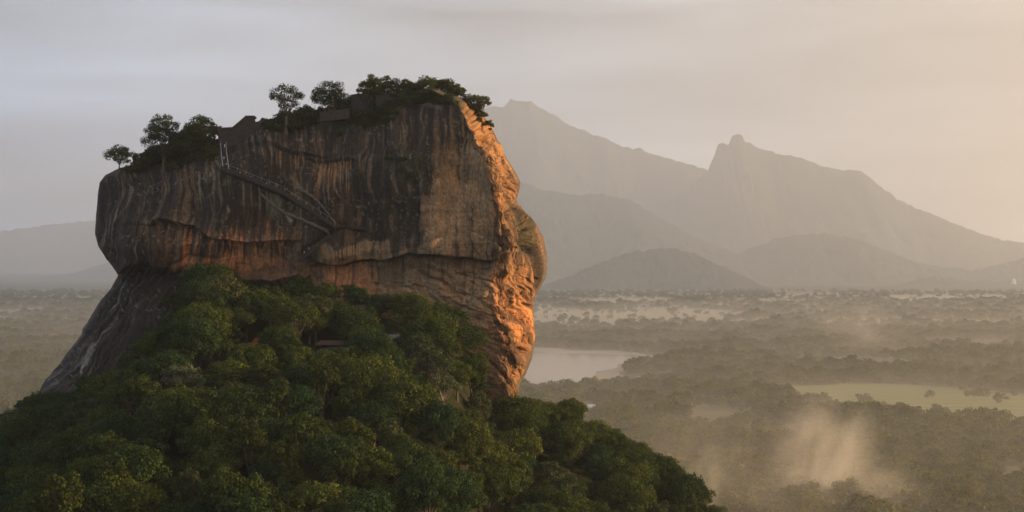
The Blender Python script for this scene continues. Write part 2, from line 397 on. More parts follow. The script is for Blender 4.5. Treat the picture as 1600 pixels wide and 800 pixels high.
    for su, sv, amp, sd in ((34, 17, 1.1, 3), (13, 8, 0.5, 4)):
        va, ou, ov = cells(wu/su, wv/sv, sd); H += fm*(1-sl)*amp*(0.5*va+0.6*va*ov+0.3*ou)
    um = (1-fm)*(1-flank)*isf; wu, wv = px+4*fbm(px/20, py/30, 52.0, 2), py+9*fbm(px/16, py/40, 53.0, 3)
    for su, sv, amp, sd in ((30, 95, 0.9, 5), (11, 40, 0.35, 6)):
        va, ou, ov = cells(wu/su, wv/sv, sd); H += um*amp*(0.5*va+0.8*va*ou)
    # sharp joints on the sunlit side
    H -= 1.2*flank*sstep(0.05, 0.0, np.abs(fbm(fa/13, fb/80, 43.0, 3)))+0.9*flank*sstep(0.05, 0.0, np.abs(fbm(px/26, (py+0.5*px)/22, 44.0, 3)))
    H *= np.where(isf > 0, 1.0, 0.7)*np.minimum(1, sstep(140, 165, py)+0.15)
    edge = np.minimum(sstep(0, 14, px-xL[:, None]), sstep(0, 10, xR[:, None]-px))
    H *= 0.35+0.65*edge
    X2, Y2, Z2 = X+N[..., 0]*H, D+N[..., 1]*H, Z+N[..., 2]*H
    # ---- pigment (stone, iron stain, black water streaks, lichen, painted sun tint and shade)
    sx = px+9*fbm(px/50, py/70, 2.2, 3)
    s1 = fbm(sx/19, py/330, 1.0, 3); s2 = fbm(sx/7.0, py/200+5, 2.0, 3); s3 = fbm(sx/1.9, py/60, 3.0, 2)
    n2 = fbm(px/30, py/30, 6.0, 4)
    def C(*c): return np.array(c)
    col = np.zeros(px.shape+(3,))+C(0.100, 0.068, 0.040)
    def mixc(mask, c):
        nonlocal col; mm = np.clip(mask, 0, 1)[..., None]; col = col*(1-mm)+np.asarray(c)*mm
    mixc(0.6*sstep(-0.1, 0.5, n2), (0.128, 0.082, 0.046))
    # broad stone fields
    px0, py0 = px, py; px = px0+16*fbm(px0/30, py0/45, 31.0, 3); py = py0+13*fbm(px0/30, py0/30, 32.0, 3)
    buff = np.maximum.reduce([blob(px, py, 715, 335, 62, 62, 4)*sstep(652, 664, px), blob(px, py, 570, 395, 70, 17, 4), blob(px, py, 640, 480, 150, 62, 4), 0.8*blob(px, py, 760, 230, 40, 60, 4)])
    reg730 = blob(px, py, 730, 520, 90, 70, 4)
    mixc(0.92*buff*(0.8+0.5*n2), (0.36, 0.245, 0.14))
    mixc(0.6*reg730*sstep(410, 430, py), (0.36, 0.225, 0.125))
    och = np.maximum.reduce([blob(px, py, 277, 378, 22, 30, 4), blob(px, py, 345, 388, 90, 26, 4)*0.9, blob(px, py, 400, 372, 55, 50, 4)*0.7, blob(px, py, 520, 258, 26, 13, 4)*0.8, blob(px, py, 330, 410, 80, 16, 4), blob(px, py, 545, 435, 40, 25, 4)*0.5])
    px, py = px0, py0
    mixc(1.15*och*sstep(-0.6, 0.05, s1+0.5*n2), (0.55, 0.22, 0.085))
    mixc(0.6*och*sstep(0.05, 0.4, s2), (0.52, 0.32, 0.17))
    mixc(flank*(0.85+0.3*n2), (0.29, 0.150, 0.058))  # right flank: orange of the sunlight put into the stone colour
    mixc(0.9*blob(px, py, 812, 500, 20, 34, 4), (0.5, 0.22, 0.07))
    mixc(0.55*blob(px, py, 790, 440, 60, 120, 4)*sstep(0.0, 0.5, s1), (0.40, 0.20, 0.09))
    mixc(0.85*flank*sstep(-0.05, 0.2, fbm(((px-xrr)*0.93-(py-300)*0.3)/6, py/90, 12.0, 4)), (0.085, 0.05, 0.028))
    mixc(0.85*flank*blob(px, py, 826, 372, 24, 48, 4)*sstep(-0.5, 0.1, fbm((px-py*0.35)/7, (py+px*0.3)/60, 13.0, 3)), (0.085, 0.062, 0.036))
    mixc(0.8*blob(px, py, 800, 556, 16, 20, 4), (0.07, 0.04, 0.025))
    # streaks
    upz = sstep(425, 395, py)*isf
    dark = np.clip(0.75*upz+0.15, 0, 1)*(1-0.55*flank)
    bias = (0.42*blob(px, py, 200, 340, 70, 110, 4)+0.55*blob(px, py, 617, 330, 40, 80, 4)+0.35*blob(px, py, 410, 300, 60, 55, 4)+0.30*blob(px, py, 520, 290, 130, 75, 4)
            + 0.25*blob(px, py, 560, 200, 160, 50, 4)+0.35*blob(px, py, 340, 320, 60, 40, 4)-0.7*buff+0.02*och+0.25*blob(px, py, 735, 350, 30, 40, 3))
    mixc(dark*sstep(-0.02, 0.20, s1+bias), (0.036, 0.027, 0.019))
    mixc(dark*0.97*sstep(0.16, 0.30, s2+0.6*bias), (0.016, 0.013, 0.010))
    mixc(0.6*dark*sstep(0.25, 0.42, s3+0.3*bias), (0.018, 0.015, 0.012))
    # pale runs
    mixc(0.65*upz*(1-flank)*sstep(0.30, 0.6, fbm(sx/9.0+40, py/110, 7.0, 3)), (0.17, 0.125, 0.08))
    mixc(0.5*upz*(1-flank)*sstep(0.47, 0.65, fbm(sx/4.0+90, py/60, 8.0, 2))*sstep(-0.1, 0.3, n2), (0.30, 0.25, 0.18))
    mixc(0.22*sstep(0.3, 0.7, fbm(px/9, py/14, 9.0, 4))*(1-flank), (0.24, 0.20, 0.15))
    # water drips starting from the ledges
    def drips(pts, L_, c, seed, x0, x1, thr, wd, amt=0.9):
        ly = np.interp(px, [p[0] for p in pts], [p[1] for p in pts]); t = py-ly; xx = px+2.5*fbm(px/25, py/40, seed, 2)
        n1 = pnoise(xx/wd, 0*px, seed); ln = L_*(0.35+0.9*np.clip(0.5+pnoise(xx/(wd*1.3), 0*px+9, seed), 0, 1))
        mixc(amt*isf*((px > x0) & (px < x1))*sstep(thr, thr+0.12, n1)*sstep(0, 2.5, t)*sstep(ln, ln*0.55, t), c)
    rim = [(150, 300), (185, 268), (262, 245), (345, 215), (420, 200), (500, 185), (560, 182), (620, 178), (720, 166)]
    drips(rim, 95, (0.016, 0.013, 0.010), 21.0, 160, 735, 0.06, 5.5)
    drips(rim, 60, (0.20, 0.15, 0.10), 22.0, 400, 735, 0.30, 3.2, 0.7)
    drips([(240, 350), (262, 346), (300, 352), (330, 372), (385, 378), (445, 374)], 60, (0.020, 0.015, 0.012), 23.0, 285, 450, 0.12, 5.0)
    drips([(480, 398), (530, 380), (640, 372), (700, 360)], 36, (0.018, 0.014, 0.011), 24.0, 500, 660, 0.28, 4.0)
    drips([(480, 246), (545, 247)], 70, (0.30, 0.18, 0.085), 25.0, 490, 548, 0.0, 4.0, 0.8)
    drips([(395, 238), (440, 237), (500, 241)], 30, (0.22, 0.15, 0.085), 26.0, 400, 500, 0.12, 4.0, 0.7)
    drips([(340, 262), (400, 286), (440, 303), (500, 340)], 55, (0.20, 0.165, 0.11), 27.0, 300, 470, 0.22, 6.0, 0.7)
    drips([(500, 418), (560, 412), (640, 400), (760, 412)], 60, (0.06, 0.042, 0.028), 28.0, 500, 760, 0.10, 7.0, 0.7)
    # edge of the buttress and small bright patches
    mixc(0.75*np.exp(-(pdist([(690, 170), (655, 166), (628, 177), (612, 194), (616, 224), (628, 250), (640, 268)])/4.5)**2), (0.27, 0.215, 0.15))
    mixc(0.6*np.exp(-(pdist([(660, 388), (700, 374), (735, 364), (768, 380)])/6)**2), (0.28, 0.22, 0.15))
    mixc(0.8*np.exp(-(pdist([(449, 335), (453, 342)])/3)**2), (0.45, 0.42, 0.38))
    mixc(0.6*blob(px, py, 430, 320, 12, 18, 4), (0.17, 0.17, 0.11))
    # the bare slab, lower left
    slab = sstep(0, 16, (py-np.interp(px, [100, 190, 215, 245, 300, 360], [430, 430, 396, 402, 428, 440])))*sstep(470, 300, px)*isf
    along = (px-215)*0.56+(py-395)*0.83; across = (px-215)*0.83+0.40*(py-395)+0.0006*(py-395)**2
    mixc(slab, (0.034, 0.029, 0.024))
    a1 = fbm(across/7, along/150, 4.0, 3)
    mixc(0.85*slab*sstep(0.0, 0.25, a1), (0.014, 0.012, 0.010)); mixc(0.5*slab*sstep(0.2, 0.4, fbm(across/5, along/70, 54.0, 3)), (0.10, 0.088, 0.07))
    wst = np.exp(-(pdist([(216, 396), (196, 432), (182, 470), (172, 505)])/6)**2)+np.exp(-(pdist([(180, 500), (150, 540), (112, 600)])/7)**2)+0.7*np.exp(-(pdist([(145, 530), (110, 570), (85, 600)])/6)**2)
    mixc(0.8*np.clip(wst, 0, 1)*slab*sstep(-0.1, 0.35, fbm(across/3.2, along/60, 5.0, 3)), (0.27, 0.26, 0.25))
    # dark crack line, painted shade of the outer flake, green of the shelves
    mixc(0.8*np.exp(-(pdist([(480, 398), (505, 413), (530, 417), (560, 410), (600, 410), (640, 397), (680, 399), (720, 404), (765, 411)])/2.6)**2), (0.02, 0.018, 0.016))
    mixc(0.9*np.exp(-(pdist([(836, 385), (845, 410), (846, 430), (839, 452)])/6.0)**2)*isf, (0.02, 0.018, 0.017))  # dark colour standing in for the outer flake's shaded face
    mixc(0.6*np.exp(-(pdist([(803, 325), (822, 352), (834, 372)])/11)**2)*isf, (0.06, 0.058, 0.028))
    mixc(0.75*blob(px, py, 640, 262, 26, 20)*isf, (0.035, 0.042, 0.02))
    # earth and grass on the summit shoulder
    grass = np.clip(sstep(24, 6, py-np.interp(px, [150, 262, 340, 420, 500, 600, 625, 650, 730, 780], [258, 238, 205, 190, 180, 178, 165, 150, 150, 190])), 0, 1)
    mixc(grass*(0.8+0.4*n2), (0.05, 0.056, 0.022))
    mixc((1-isf)*np.ones_like(px), (0.1, 0.08, 0.06))
    lich = fbm(px/5.5, py/6.5, 45.0, 4); mixc(0.55*isf*(1-flank)*sstep(0.42, 0.50, lich)*sstep(0.0, 0.4, fbm(px/70, py/50, 46.0, 2)+0.15), (0.21, 0.19, 0.14))
    mixc(0.5*isf*sstep(0.46, 0.52, fbm(px/4, py/5, 47.0, 3)), (0.02, 0.017, 0.014))
    jn = np.abs(fbm(px/34+0.3*py/34, py/30, 19.0, 3)); mixc(0.55*isf*sstep(0.035, 0.0, jn)*sstep(-0.2, 0.3, n2), (0.03, 0.024, 0.019))
    col *= (1+0.30*fbm(px/3, py/5, 11.0, 2))[..., None]
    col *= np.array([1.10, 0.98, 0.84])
    # ---- mesh
    idx = np.arange(nr*nc).reshape(nr, nc); nx = np.roll(idx, -1, 1)
    Q = np.stack((idx[:-1], idx[1:], nx[1:], nx[:-1]), -1).reshape(-1, 4)
    V = np.stack((X2, Y2, Z2), -1).reshape(-1, 3)
    capc = V[:nc].mean(0)+np.array([0, 0, 1.0]); V = np.vstack((V, capc)); ci = nr*nc
    T = np.stack((np.full(nc, ci), idx[0], nx[0]), -1)
    # consistent outward winding
    a, b, c = V[Q[:, 0]], V[Q[:, 1]], V[Q[:, 2]]
    if ((np.cross(b-a, c-a))*N.reshape(-1, 3)[Q[:, 0]]).sum(1).mean() < 0: Q = Q[:, ::-1]; T = T[:, ::-1]
    me = mesh_np('rock', V, Q, T, smooth=True)
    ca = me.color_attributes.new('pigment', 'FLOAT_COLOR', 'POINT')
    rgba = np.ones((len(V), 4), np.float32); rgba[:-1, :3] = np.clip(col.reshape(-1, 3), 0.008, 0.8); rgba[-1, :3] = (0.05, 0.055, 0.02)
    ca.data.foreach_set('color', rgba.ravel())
    # depth lookup for placing things on the face
    P2x, P2y = proj(X2[:, front], Y2[:, front], Z2[:, front]); dd = Y2[:, front]
    g = np.full((360, 460), np.inf)
    np.minimum.at(g, (np.clip((P2y/2).astype(int), 0, 359).ravel(), np.clip((P2x/2).astype(int), 0, 459).ravel()), dd.ravel())
    return me, g

rock_me, depth_grid = rock_builder()
def surf(px, py, off=0.0):
    i0, j0 = int(py/2), int(px/2)
    for r in range(0, 30):
        sub = depth_grid[max(i0-r, 0):i0+r+1, max(j0-r, 0):j0+r+1]
        ok = np.isfinite(sub)
        if ok.any(): return unproj(px, py, float(np.median(sub[ok]))-off)
    return unproj(px, py, 790-off)

def mat_rock():
    m = bpy.data.materials.new('weathered rock'); m.use_nodes = True; nt = m.node_tree; L = nt.links.new
    b = nt.nodes['Principled BSDF']; b.inputs['Roughness'].default_value = 0.85; b.inputs['Specular IOR Level'].default_value = 0.25
    at = nn(nt, 'ShaderNodeAttribute', attribute_name='pigment')
    tc = nn(nt, 'ShaderNodeTexCoord')
    mp = nn(nt, 'ShaderNodeMapping'); mp.inputs['Scale'].default_value = (1, 1, 0.35); L(tc.outputs['Object'], mp.inputs[0])
    nz = nn(nt, 'ShaderNodeTexNoise'); nz.inputs['Scale'].default_value = 0.9; nz.inputs['Detail'].default_value = 8; nz.inputs['Roughness'].default_value = 0.65; L(mp.outputs[0], nz.inputs['Vector'])
    mr = nn(nt, 'ShaderNodeMapRange'); mr.inputs['From Min'].default_value = 0.3; mr.inputs['From Max'].default_value = 0.7; mr.inputs['To Min'].default_value = 0.62; mr.inputs['To Max'].default_value = 1.38; L(nz.outputs['Fac'], mr.inputs['Value'])
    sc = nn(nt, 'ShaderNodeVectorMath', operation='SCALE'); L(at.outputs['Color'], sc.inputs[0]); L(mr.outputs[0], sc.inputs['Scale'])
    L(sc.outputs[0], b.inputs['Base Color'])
    n2 = nn(nt, 'ShaderNodeTexNoise'); n2.inputs['Scale'].default_value = 0.55; n2.inputs['Detail'].default_value = 9; n2.inputs['Roughness'].default_value = 0.7; L(mp.outputs[0], n2.inputs['Vector'])
    bp = nn(nt, 'ShaderNodeBump'); bp.inputs['Strength'].default_value = 0.9; bp.inputs['Distance'].default_value = 0.7
    n3 = nn(nt, 'ShaderNodeTexNoise'); n3.inputs['Scale'].default_value = 1.9; n3.inputs['Detail'].default_value = 6; n3.inputs['Roughness'].default_value = 0.75; L(tc.outputs['Object'], n3.inputs['Vector'])
    ad = nn(nt, 'ShaderNodeMath', operation='MULTIPLY_ADD'); L(n3.outputs['Fac'], ad.inputs[0]); ad.inputs[1].default_value = 0.6; L(n2.outputs['Fac'], ad.inputs[2])
    L(ad.outputs[0], bp.inputs['Height']); L(bp.outputs[0], b.inputs['Normal'])
    return m
rock = link('rock', rock_me, mat_rock())
tag(rock, 'huge flat-topped dark rock with orange-streaked cliffs towering over the forest', 'rock', kind='thing')

# ------------------------------------------------------------------ terrain
c_px = np.array([(-160, 40), (-60, 40), (0, 44), (25, 56), (45, 66), (95, 70), (150, 78), (250, 97), (345, 116), (440, 110), (500, 113), (560, 109), (620, 107), (700, 101), (740, 87), (765, 70), (830, 66), (900, 54), (1000, 40), (1060, 26), (1120, 11), (1180, 3), (1240, -4), (1500, -12)], float)
yf_px = np.array([(-200, 800), (130, 808), (300, 778), (500, 768), (760, 758), (820, 790), (900, 780), (1150, 740), (1500, 700)], float)
def terrain(x, y):
    x = np.asarray(x, float); y = np.asarray(y, float)
    px = CX+F*x/785.0
    yf = np.interp(px, yf_px[:, 0], yf_px[:, 1]); c = np.interp(px, c_px[:, 0], c_px[:, 1])
    fr = np.maximum(yf-y, 0); bk = np.maximum(y-yf-8, 0)
    n = 5.0*fbm(x/70, y/70, 2.0, 3)*sstep(0, 40, fr)
    h = c-0.285*fr-0.38*bk+n
    return np.maximum(h, -6+0*h) if False else np.where(h > 0, h, -0.6*sstep(0, -10, h))

def ground():
    xs = np.concatenate((np.linspace(-12000, -420, 30), np.linspace(-410, 330, 149), np.linspace(345, 12000, 30)))
    ys = np.concatenate((np.linspace(-400, 330, 10), np.linspace(340, 1200, 173), np.geomspace(1215, 41000, 74)))
    Xg, Yg = np.meshgrid(xs, ys); Zg = terrain(Xg, Yg)
    n, m_ = Xg.shape; idx = np.arange(n*m_).reshape(n, m_)
    Q = np.stack((idx[:-1, :-1], idx[:-1, 1:], idx[1:, 1:], idx[1:, :-1]), -1).reshape(-1, 4)
    me = mesh_np('ground', np.stack((Xg, Yg, Zg), -1), Q, smooth=True)
    m = bpy.data.materials.new('valley ground'); m.use_nodes = True; nt = m.node_tree; L = nt.links.new
    b = nt.nodes['Principled BSDF']; b.inputs['Roughness'].default_value = 1; b.inputs['Specular IOR Level'].default_value = 0.05
    tc = nn(nt, 'ShaderNodeTexCoord')
    n1 = nn(nt, 'ShaderNodeTexNoise'); n1.inputs['Scale'].default_value = 0.0035; n1.inputs['Detail'].default_value = 7; L(tc.outputs['Object'], n1.inputs['Vector'])
    r = nn(nt, 'ShaderNodeValToRGB'); L(n1.outputs['Fac'], r.inputs[0])
    e = r.color_ramp.elements; e[0].position = 0.35; e[0].color = (0.040, 0.043, 0.020, 1); e[1].position = 0.68; e[1].color = (0.15, 0.13, 0.065, 1)
    q = e.new(0.5); q.color = (0.075, 0.072, 0.032, 1)
    sp = nn(nt, 'ShaderNodeSeparateXYZ'); L(tc.outputs['Object'], sp.inputs[0])
    hz = nn(nt, 'ShaderNodeMapRange'); hz.inputs['From Min'].default_value = 1.0; hz.inputs['From Max'].default_value = 6.0; L(sp.outputs['Z'], hz.inputs['Value'])
    fy = nn(nt, 'ShaderNodeMapRange'); fy.inputs['From Min'].default_value = 4500; fy.inputs['From Max'].default_value = 7500; L(sp.outputs['Y'], fy.inputs['Value'])
    fmx = nn(nt, 'ShaderNodeMix', data_type='RGBA'); L(fy.outputs[0], fmx.inputs['Factor']); L(r.outputs[0], fmx.inputs['A']); fmx.inputs['B'].default_value = (0.045, 0.050, 0.022, 1)
    mxc = nn(nt, 'ShaderNodeMix', data_type='RGBA'); L(hz.outputs[0], mxc.inputs['Factor']); L(fmx.outputs['Result'], mxc.inputs['A']); mxc.inputs['B'].default_value = (0.022, 0.024, 0.011, 1)
    L(mxc.outputs['Result'], b.inputs['Base Color'])
    o = link('ground', me, m); tag(o, kind='structure')
ground()

# ------------------------------------------------------------------ mountains and hills
def hill(name, D, prof, wf, seed, rough=1.0, col=(0.040, 0.048, 0.026), base_py=None):
    prof = np.array(prof, float)
    px = np.linspace(prof[0, 0], prof[-1, 0], 620); cy = np.interp(px, prof[:, 0], prof[:, 1])
    hz = np.maximum(CAMZ-(cy-CY)/F*D, 0.0)
    X = (px-CX)/F*D
    hz = hz+rough*np.minimum(hz/60, 1)*(0.02*D/10)*0.25*fbm(X/(0.02*D), seed, 0, 4)
    tt = np.linspace(-1, 1, 101)
    Xg, Tg = np.meshgrid(X, tt)
    # spurs: the foot line wanders, crest stays
    sp = 1+0.45*fbm(Xg/(0.045*D), seed+3.3, Tg*0.6, 3)
    Yg = D+Tg*wf*np.clip(sp, 0.4, 2)*np.where(Tg > 0, 1.3, 1.0)
    sh = (1-np.abs(Tg))**1.15
    r = fbm(Xg/(0.03*D), Yg/(0.03*D), seed, 4)
    Zg = hz[None, :]*np.clip(sh*(1+0.5*1.5*rough*r*(1-sh)*np.minimum(1, np.abs(Tg)*3)), 0, 1.1)-3*(1-sh)
    Zg = Zg+np.minimum(hz/60, 1)[None, :]*0.0011*D*fbm(Xg/(0.0045*D), Yg/(0.006*D), seed+8, 4)*(sh > 0.02)      # rocks and tree crowns
    n, m_ = Xg.shape; idx = np.arange(n*m_).reshape(n, m_)
    Q = np.stack((idx[:-1, :-1], idx[:-1, 1:], idx[1:, 1:], idx[1:, :-1]), -1).reshape(-1, 4)
    me = mesh_np(name, np.stack((Xg, Yg, Zg), -1), Q, smooth=True)
    o = link(name, me, mat_simple(name+' woods', col, rough=1, var=0.55, scale=0.012, spec=0.05))
    tag(o, kind='structure'); return o

hill('mountain', 21500, [(150, 425), (300, 350), (500, 240), (650, 190), (740, 178), (765, 168), (785, 167), (800, 155), (830, 160), (850, 172), (900, 200), (950, 216), (965, 228), (1000, 233), (1050, 250), (1100, 264), (1200, 300), (1350, 360), (1500, 420)], 2600, 1.0, 0.7)
hill('mountain', 37000, [(-500, 420), (-300, 380), (-100, 372), (0, 362), (60, 352), (140, 345), (220, 352), (330, 376), (450, 420)], 1500, 9.0, 0.6)
hill('mountain', 19000, [(1020, 330), (1080, 290), (1105, 266), (1117, 242), (1121, 228), (1130, 222), (1138, 225), (1143, 214), (1152, 209), (1160, 213), (1163, 222), (1185, 231), (1220, 241), (1255, 247), (1290, 262), (1312, 267), (1340, 264), (1355, 272), (1385, 298), (1420, 322), (1470, 340), (1520, 360), (1560, 374), (1600, 379), (1700, 395), (1850, 425)], 2100, 2.0, 0.5)
hill('mountain', 13800, [(640, 330), (760, 272), (815, 285), (850, 297), (900, 304), (940, 301), (985, 313), (1040, 345), (1090, 372), (1150, 396), (1210, 418), (1260, 432)], 1500, 3.0, 1.0)
hill('hill', 13500, [(1090, 432), (1130, 408), (1180, 384), (1230, 369), (1290, 364), (1340, 374), (1390, 394), (1450, 414), (1520, 424), (1600, 404), (1660, 398), (1760, 432)], 900, 4.0, 1.0)
hill('hill', 10300, [(800, 468), (850, 446), (900, 427), (950, 405), (990, 393), (1040, 387), (1075, 392), (1120, 412), (1170, 436), (1215, 460), (1230, 470)], 520, 5.0, 1.0)
hill('hill', 11800, [(1380, 462), (1420, 440), (1460, 432), (1510, 440), (1560, 441), (1600, 438), (1680, 448), (1720, 462)], 420, 6.0, 0.5)

# ------------------------------------------------------------------ fields and lake
def gpt(px, py): d = CAMZ*F/(py-CY); return ((px-CX)/F*d, d)
def sheet(name, pts, z, mat):
    W = [gpt(*p) for p in pts]
    # resample outline with a wandering edge
    P = []
    for (a, b) in zip(W, W[1:]+W[:1]):
        n = max(2, int(math.dist(a, b)/25))
        for k in range(n):
            t = k/n; x = a[0]+(b[0]-a[0])*t; y = a[1]+(b[1]-a[1])*t
            e_ = 0.012*math.hypot(x, y); P.append((x+e_*float(fbm(x/90, y/90, 1, 3)), y+1.4*e_*float(fbm(x/90, y/90, 5, 3)), z))
    me = bpy.data.meshes.new(name); me.from_pydata(P, [], [tuple(range(len(P)))]); me.update()
    o = link(name, me, mat); tag(o, kind='structure'); return [p[:2] for p in W]
def mat_field(name, c1, c2, wave):
    m = bpy.data.materials.new(name); m.use_nodes = True; nt = m.node_tree; L = nt.links.new
    b = nt.nodes['Principled BSDF']; b.inputs['Roughness'].default_value = 1; b.inputs['Specular IOR Level'].default_value = 0.05
    tc = nn(nt, 'ShaderNodeTexCoord')
    wv = nn(nt, 'ShaderNodeTexWave', bands_direction='Y'); wv.inputs['Scale'].default_value = wave; wv.inputs['Distortion'].default_value = 11.0; wv.inputs['Detail'].default_value = 3; wv.inputs['Detail Scale'].default_value = 0.6
    L(tc.outputs['Object'], wv.inputs['Vector'])
    nz = nn(nt, 'ShaderNodeTexNoise'); nz.inputs['Scale'].default_value = 0.01; nz.inputs['Detail'].default_value = 5; L(tc.outputs['Object'], nz.inputs['Vector'])
    mu = nn(nt, 'ShaderNodeMath', operation='MULTIPLY'); L(wv.outputs['Fac'], mu.inputs[0]); L(nz.outputs['Fac'], mu.inputs[1])
    r = nn(nt, 'ShaderNodeValToRGB'); L(mu.outputs[0], r.inputs[0]); r.color_ramp.elements[0].position = 0.05; r.color_ramp.elements[0].color = (*c1, 1); r.color_ramp.elements[1].position = 0.4; r.color_ramp.elements[1].color = (*c2, 1)
    L(r.outputs[0], b.inputs['Base Color']); return m
def mat_water():
    m = bpy.data.materials.new('lake water'); m.use_nodes = True; nt = m.node_tree; L = nt.links.new
    b = nt.nodes['Principled BSDF']; b.inputs['Base Color'].default_value = (0.05, 0.06, 0.055, 1); b.inputs['Roughness'].default_value = 0.12
    tc = nn(nt, 'ShaderNodeTexCoord'); nz = nn(nt, 'ShaderNodeTexNoise'); nz.inputs['Scale'].default_value = 0.15; nz.inputs['Detail'].default_value = 4; L(tc.outputs['Object'], nz.inputs['Vector'])
    bp = nn(nt, 'ShaderNodeBump'); bp.inputs['Strength'].default_value = 0.05; bp.inputs['Distance'].default_value = 0.3; L(nz.outputs['Fac'], bp.inputs['Height']); L(bp.outputs[0], b.inputs['Normal'])
    return m
mf_rice = mat_field('rice paddies', (0.115, 0.130, 0.045), (0.165, 0.172, 0.065), 0.0105)
mf_dry = mat_field('dry meadow', (0.13, 0.13, 0.065), (0.22, 0.205, 0.12), 0.02)
mf_shore = mat_field('lake shore', (0.22, 0.19, 0.13), (0.34, 0.30, 0.22), 0.03)
clear = []
clear.append(sheet('field', [(1185, 605), (1330, 599), (1450, 602), (1560, 612), (1700, 622), (1700, 668), (1600, 668), (1450, 660), (1340, 650), (1280, 634), (1215, 618)], 0.5, mf_rice))
clear.append(sheet('shore', [(700, 541), (830, 543), (930, 548), (1010, 552), (1060, 556), (1035, 570), (990, 572), (960, 600), (900, 612), (820, 614), (700, 616)], 0.3, mf_shore))
clear.append(sheet('lake', [(690, 549), (830, 550), (900, 553), (1000, 557), (985, 566), (955, 570), (935, 594), (880, 606), (830, 610), (690, 610)], 0.8, mat_water()))
for pts in ([(780, 487), (860, 484), (960, 487), (1070, 484), (1150, 488), (1180, 496), (1060, 508), (960, 512), (850, 508), (780, 512)],
            [(880, 470), (1010, 468), (1080, 471), (1020, 477), (900, 478)],
            [(1225, 459), (1300, 458), (1310, 463), (1230, 465)], [(1380, 463), (1480, 461), (1560, 462), (1600, 466), (1520, 471), (1400, 471)],
            [(1190, 470), (1280, 472), (1240, 478), (1180, 476)], [(800, 478), (900, 481), (860, 484), (790, 484)], [(1395, 551), (1450, 548), (1460, 556), (1400, 560)], [(1000, 561), (1052, 560), (1050, 568), (1002, 570)], [(860, 640), (930, 634), (945, 650), (880, 660)]):
    clear.append(sheet('field', pts, 0.4, mf_dry))

_fr = random.Random(11)
for k in range(16):                     # small clearings and plots between the trees
    a, b_ = _fr.uniform(850, 1600), _fr.uniform(500, 690); w_ = _fr.uniform(14, 40); h_ = max(1.6, (b_-CY)*_fr.uniform(.010, .024))
    if 1200 < a < 1600 and 585 < b_ < 690: continue
    if a < 1210 and b_ > 600: continue
    if a < 1080 and (535 < b_ < 625 or b_ > 640): continue
    clear.append(sheet('field', [(a-w_, b_), (a-w_*.4, b_-h_), (a+w_*.8, b_-h_*.8), (a+w_, b_+h_*.3), (a+w_*.2, b_+h_), (a-w_*.7, b_+h_*.8)], 0.35, mf_dry if k % 3 else mf_rice))
def inside(poly, x, y):
    c = np.zeros(x.shape, bool); n = len(poly)
    for i in range(n):
        (x1, y1), (x2, y2) = poly[i], poly[(i+1) % n]
        cond = ((y1 > y) != (y2 > y)) & (x < (x2-x1)*(y-y1)/(y2-y1+1e-9)+x1)
        c ^= cond
    return c

